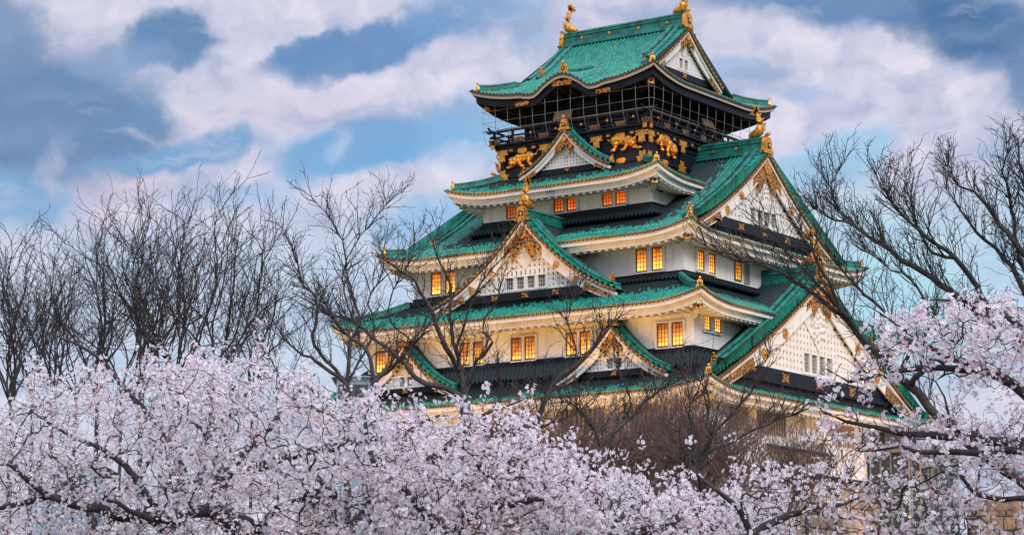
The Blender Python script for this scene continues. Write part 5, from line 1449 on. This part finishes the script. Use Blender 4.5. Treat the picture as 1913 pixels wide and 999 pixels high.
# the thin, see-through boughs at lower right
def right_lower():
    while True:
        x = rng.uniform(1380, 1700); y = rng.uniform(870, 1030)
        if rng.random() < np.interp(x, [1380, 1480, 1560, 1700], [.9, .9, .45, .22])*np.interp(y, [870, 905, 940, 1030], [.7, 1, .75, .45]): return x, y, rng.uniform(-.8, 1.0)
G5 = cherry((1420, 1110), 25, [
    ([(1410, 1030, 0), (1405, 995, 0)], .09, .075, (0, 1)),
    ([(1430, 975, .1), (1470, 958, .2), (1520, 948, .2), (1580, 938, .2), (1640, 915, .2)], .055, .008, (1, 1)),
    ([(1500, 945, .2), (1545, 962, .1), (1590, 968, 0), (1625, 935, 0)], .03, .006, (2, .4)),
    ([(1380, 950, -.1), (1340, 915, -.1), (1310, 890, 0), (1290, 870, 0)], .04, .006, (1, .8)),
    ([(1480, 930, .4), (1500, 900, .5), (1530, 880, .5)], .03, .006, (2, .3)),
  ], 'cherry tree whose arching dark bough crosses in front of the stone base', 420, right_lower, pink=.12, dens=.62, step=.09, size=.038)
# right hand tree, nearer: separate round clusters on long dark boughs
RB = [([(1960, 830, 0), (1860, 822, 0), (1770, 812, .1), (1700, 812, .2), (1640, 800, .2), (1585, 785, .3), (1530, 765, .3)], .06, .008),
      ([(1930, 745, .3), (1860, 700, .3), (1790, 672, .3), (1740, 650, .3), (1690, 615, .3), (1640, 585, .3)], .06, .008),
      ([(1800, 690, .4), (1725, 687, .4), (1650, 695, .4), (1590, 710, .4), (1545, 690, .4)], .04, .007),
      ([(1920, 845, -.2), (1830, 842, -.3), (1750, 845, -.3), (1680, 838, -.3), (1610, 840, -.3)], .045, .008),
      ([(1930, 640, .5), (1890, 600, .5), (1850, 570, .6), (1800, 555, .6), (1740, 560, .6)], .05, .008),
      ([(1930, 930, -.3), (1870, 935, -.3), (1820, 920, -.3), (1760, 880, -.3), (1700, 905, -.3)], .04, .007),
      ([(1766, 800, .1), (1770, 770, .1), (1762, 735, .1), (1745, 712, .1)], .02, .006)]
def right_tree():
    while True:
        x = rng.uniform(1525, 1960); y = rng.uniform(545, 1030)
        d = np.interp(x, [1525, 1600, 1680, 1760, 1860, 1913], [.25, .55, .8, .85, 1, 1])
        top = np.interp(x, [1525, 1580, 1630, 1660, 1720, 1780, 1850, 1960], [690, 640, 600, 560, 570, 552, 552, 560])
        if y < top: continue
        v = np.interp(y, [540, 620, 700, 740, 790, 830, 880, 940, 1030], [.8, 1, .75, .35, .7, .75, .55, .62, .55])
        for (hx, hy, hr) in ((1700, 668, 34), (1750, 735, 42), (1715, 745, 40), (1885, 745, 34), (1830, 745, 30), (1600, 870, 42), (1680, 940, 40), (1660, 880, 30), (1870, 950, 36), (1590, 940, 40), (1640, 745, 22)):
            if (x-hx)**2+(y-hy)**2 < hr*hr: v *= .08
        if rng.random() < d*v: return x, y, rng.uniform(-.7, .9)
def right_mask(c):
    px, py = to_px(c)
    # clumps with clear gaps between them
    h = math.sin(px*.061+1.3*math.sin(py*.047))+math.sin(py*.071+1.1*math.sin(px*.039+2))
    return rng.random() < (1 if h > -.55 else .25)
G6 = cherry((2010, 950), 21, [
    ([(1985, 880, 0), (1975, 800, .1), (1965, 740, .2), (1955, 660, .3)], .10, .05, (0, 1)),
    (RB[0][0], .06, .008, (1, .45)), (RB[1][0], .06, .008, (1, .65)), (RB[2][0], .04, .007, (3, .4)), (RB[3][0], .045, .008, (1, .3)),
    (RB[4][0], .05, .008, (1, .95)), (RB[5][0], .04, .007, (1, .1)), (RB[6][0], .02, .006, (2, .4)),
  ], 'nearest cherry tree at the right edge, round pink clusters on long dark boughs', 1500, right_tree, pink=.13, dens=.8, step=.075, size=.036, per=13, rad=.052, trunk_r=.14, keepmask=None, tip=.0028)

GB2 = 'cherry trees in blossom'
G7 = cherry((180, 1020), 46, [([(170, 960, 0), (140, 900, .3), (100, 850, .6)], .12, .03, (0, 1)), ([(230, 930, .2), (280, 860, .4), (300, 800, .6)], .1, .02, (0, 1)), ([(60, 900, 0), (20, 860, .1)], .06, .02, (1, .5))],
  'farther blossoming cherry tree filling the gaps behind the lower left one', 1500, region(-60, 420, -2.0, 2.5, 38), pink=.12, dens=.75, size=.046, rad=.07, step=.14)
G8 = cherry((640, 1020), 44, [([(630, 960, 0), (600, 900, .3), (560, 850, .6)], .12, .03, (0, 1)), ([(690, 930, .2), (740, 870, .4), (780, 830, .6)], .1, .02, (0, 1)), ([(520, 880, 0), (470, 820, .1)], .06, .02, (1, .5))],
  'farther blossoming cherry tree behind the dark forked trunk', 1500, region(380, 860, -2.0, 2.5, 45), pink=.10, dens=.75, size=.046, rad=.07, step=.14)
G9 = cherry((1060, 1040), 42, [([(1050, 990, 0), (1020, 930, .3), (980, 890, .6)], .11, .03, (0, 1)), ([(1110, 960, .2), (1180, 930, .4), (1240, 920, .6)], .09, .02, (0, 1))],
  'farther blossoming cherry tree below the small right dormer', 1100, region(820, 1300, -2.0, 2.0, 45), pink=.10, dens=.75, size=.046, rad=.07, step=.14)
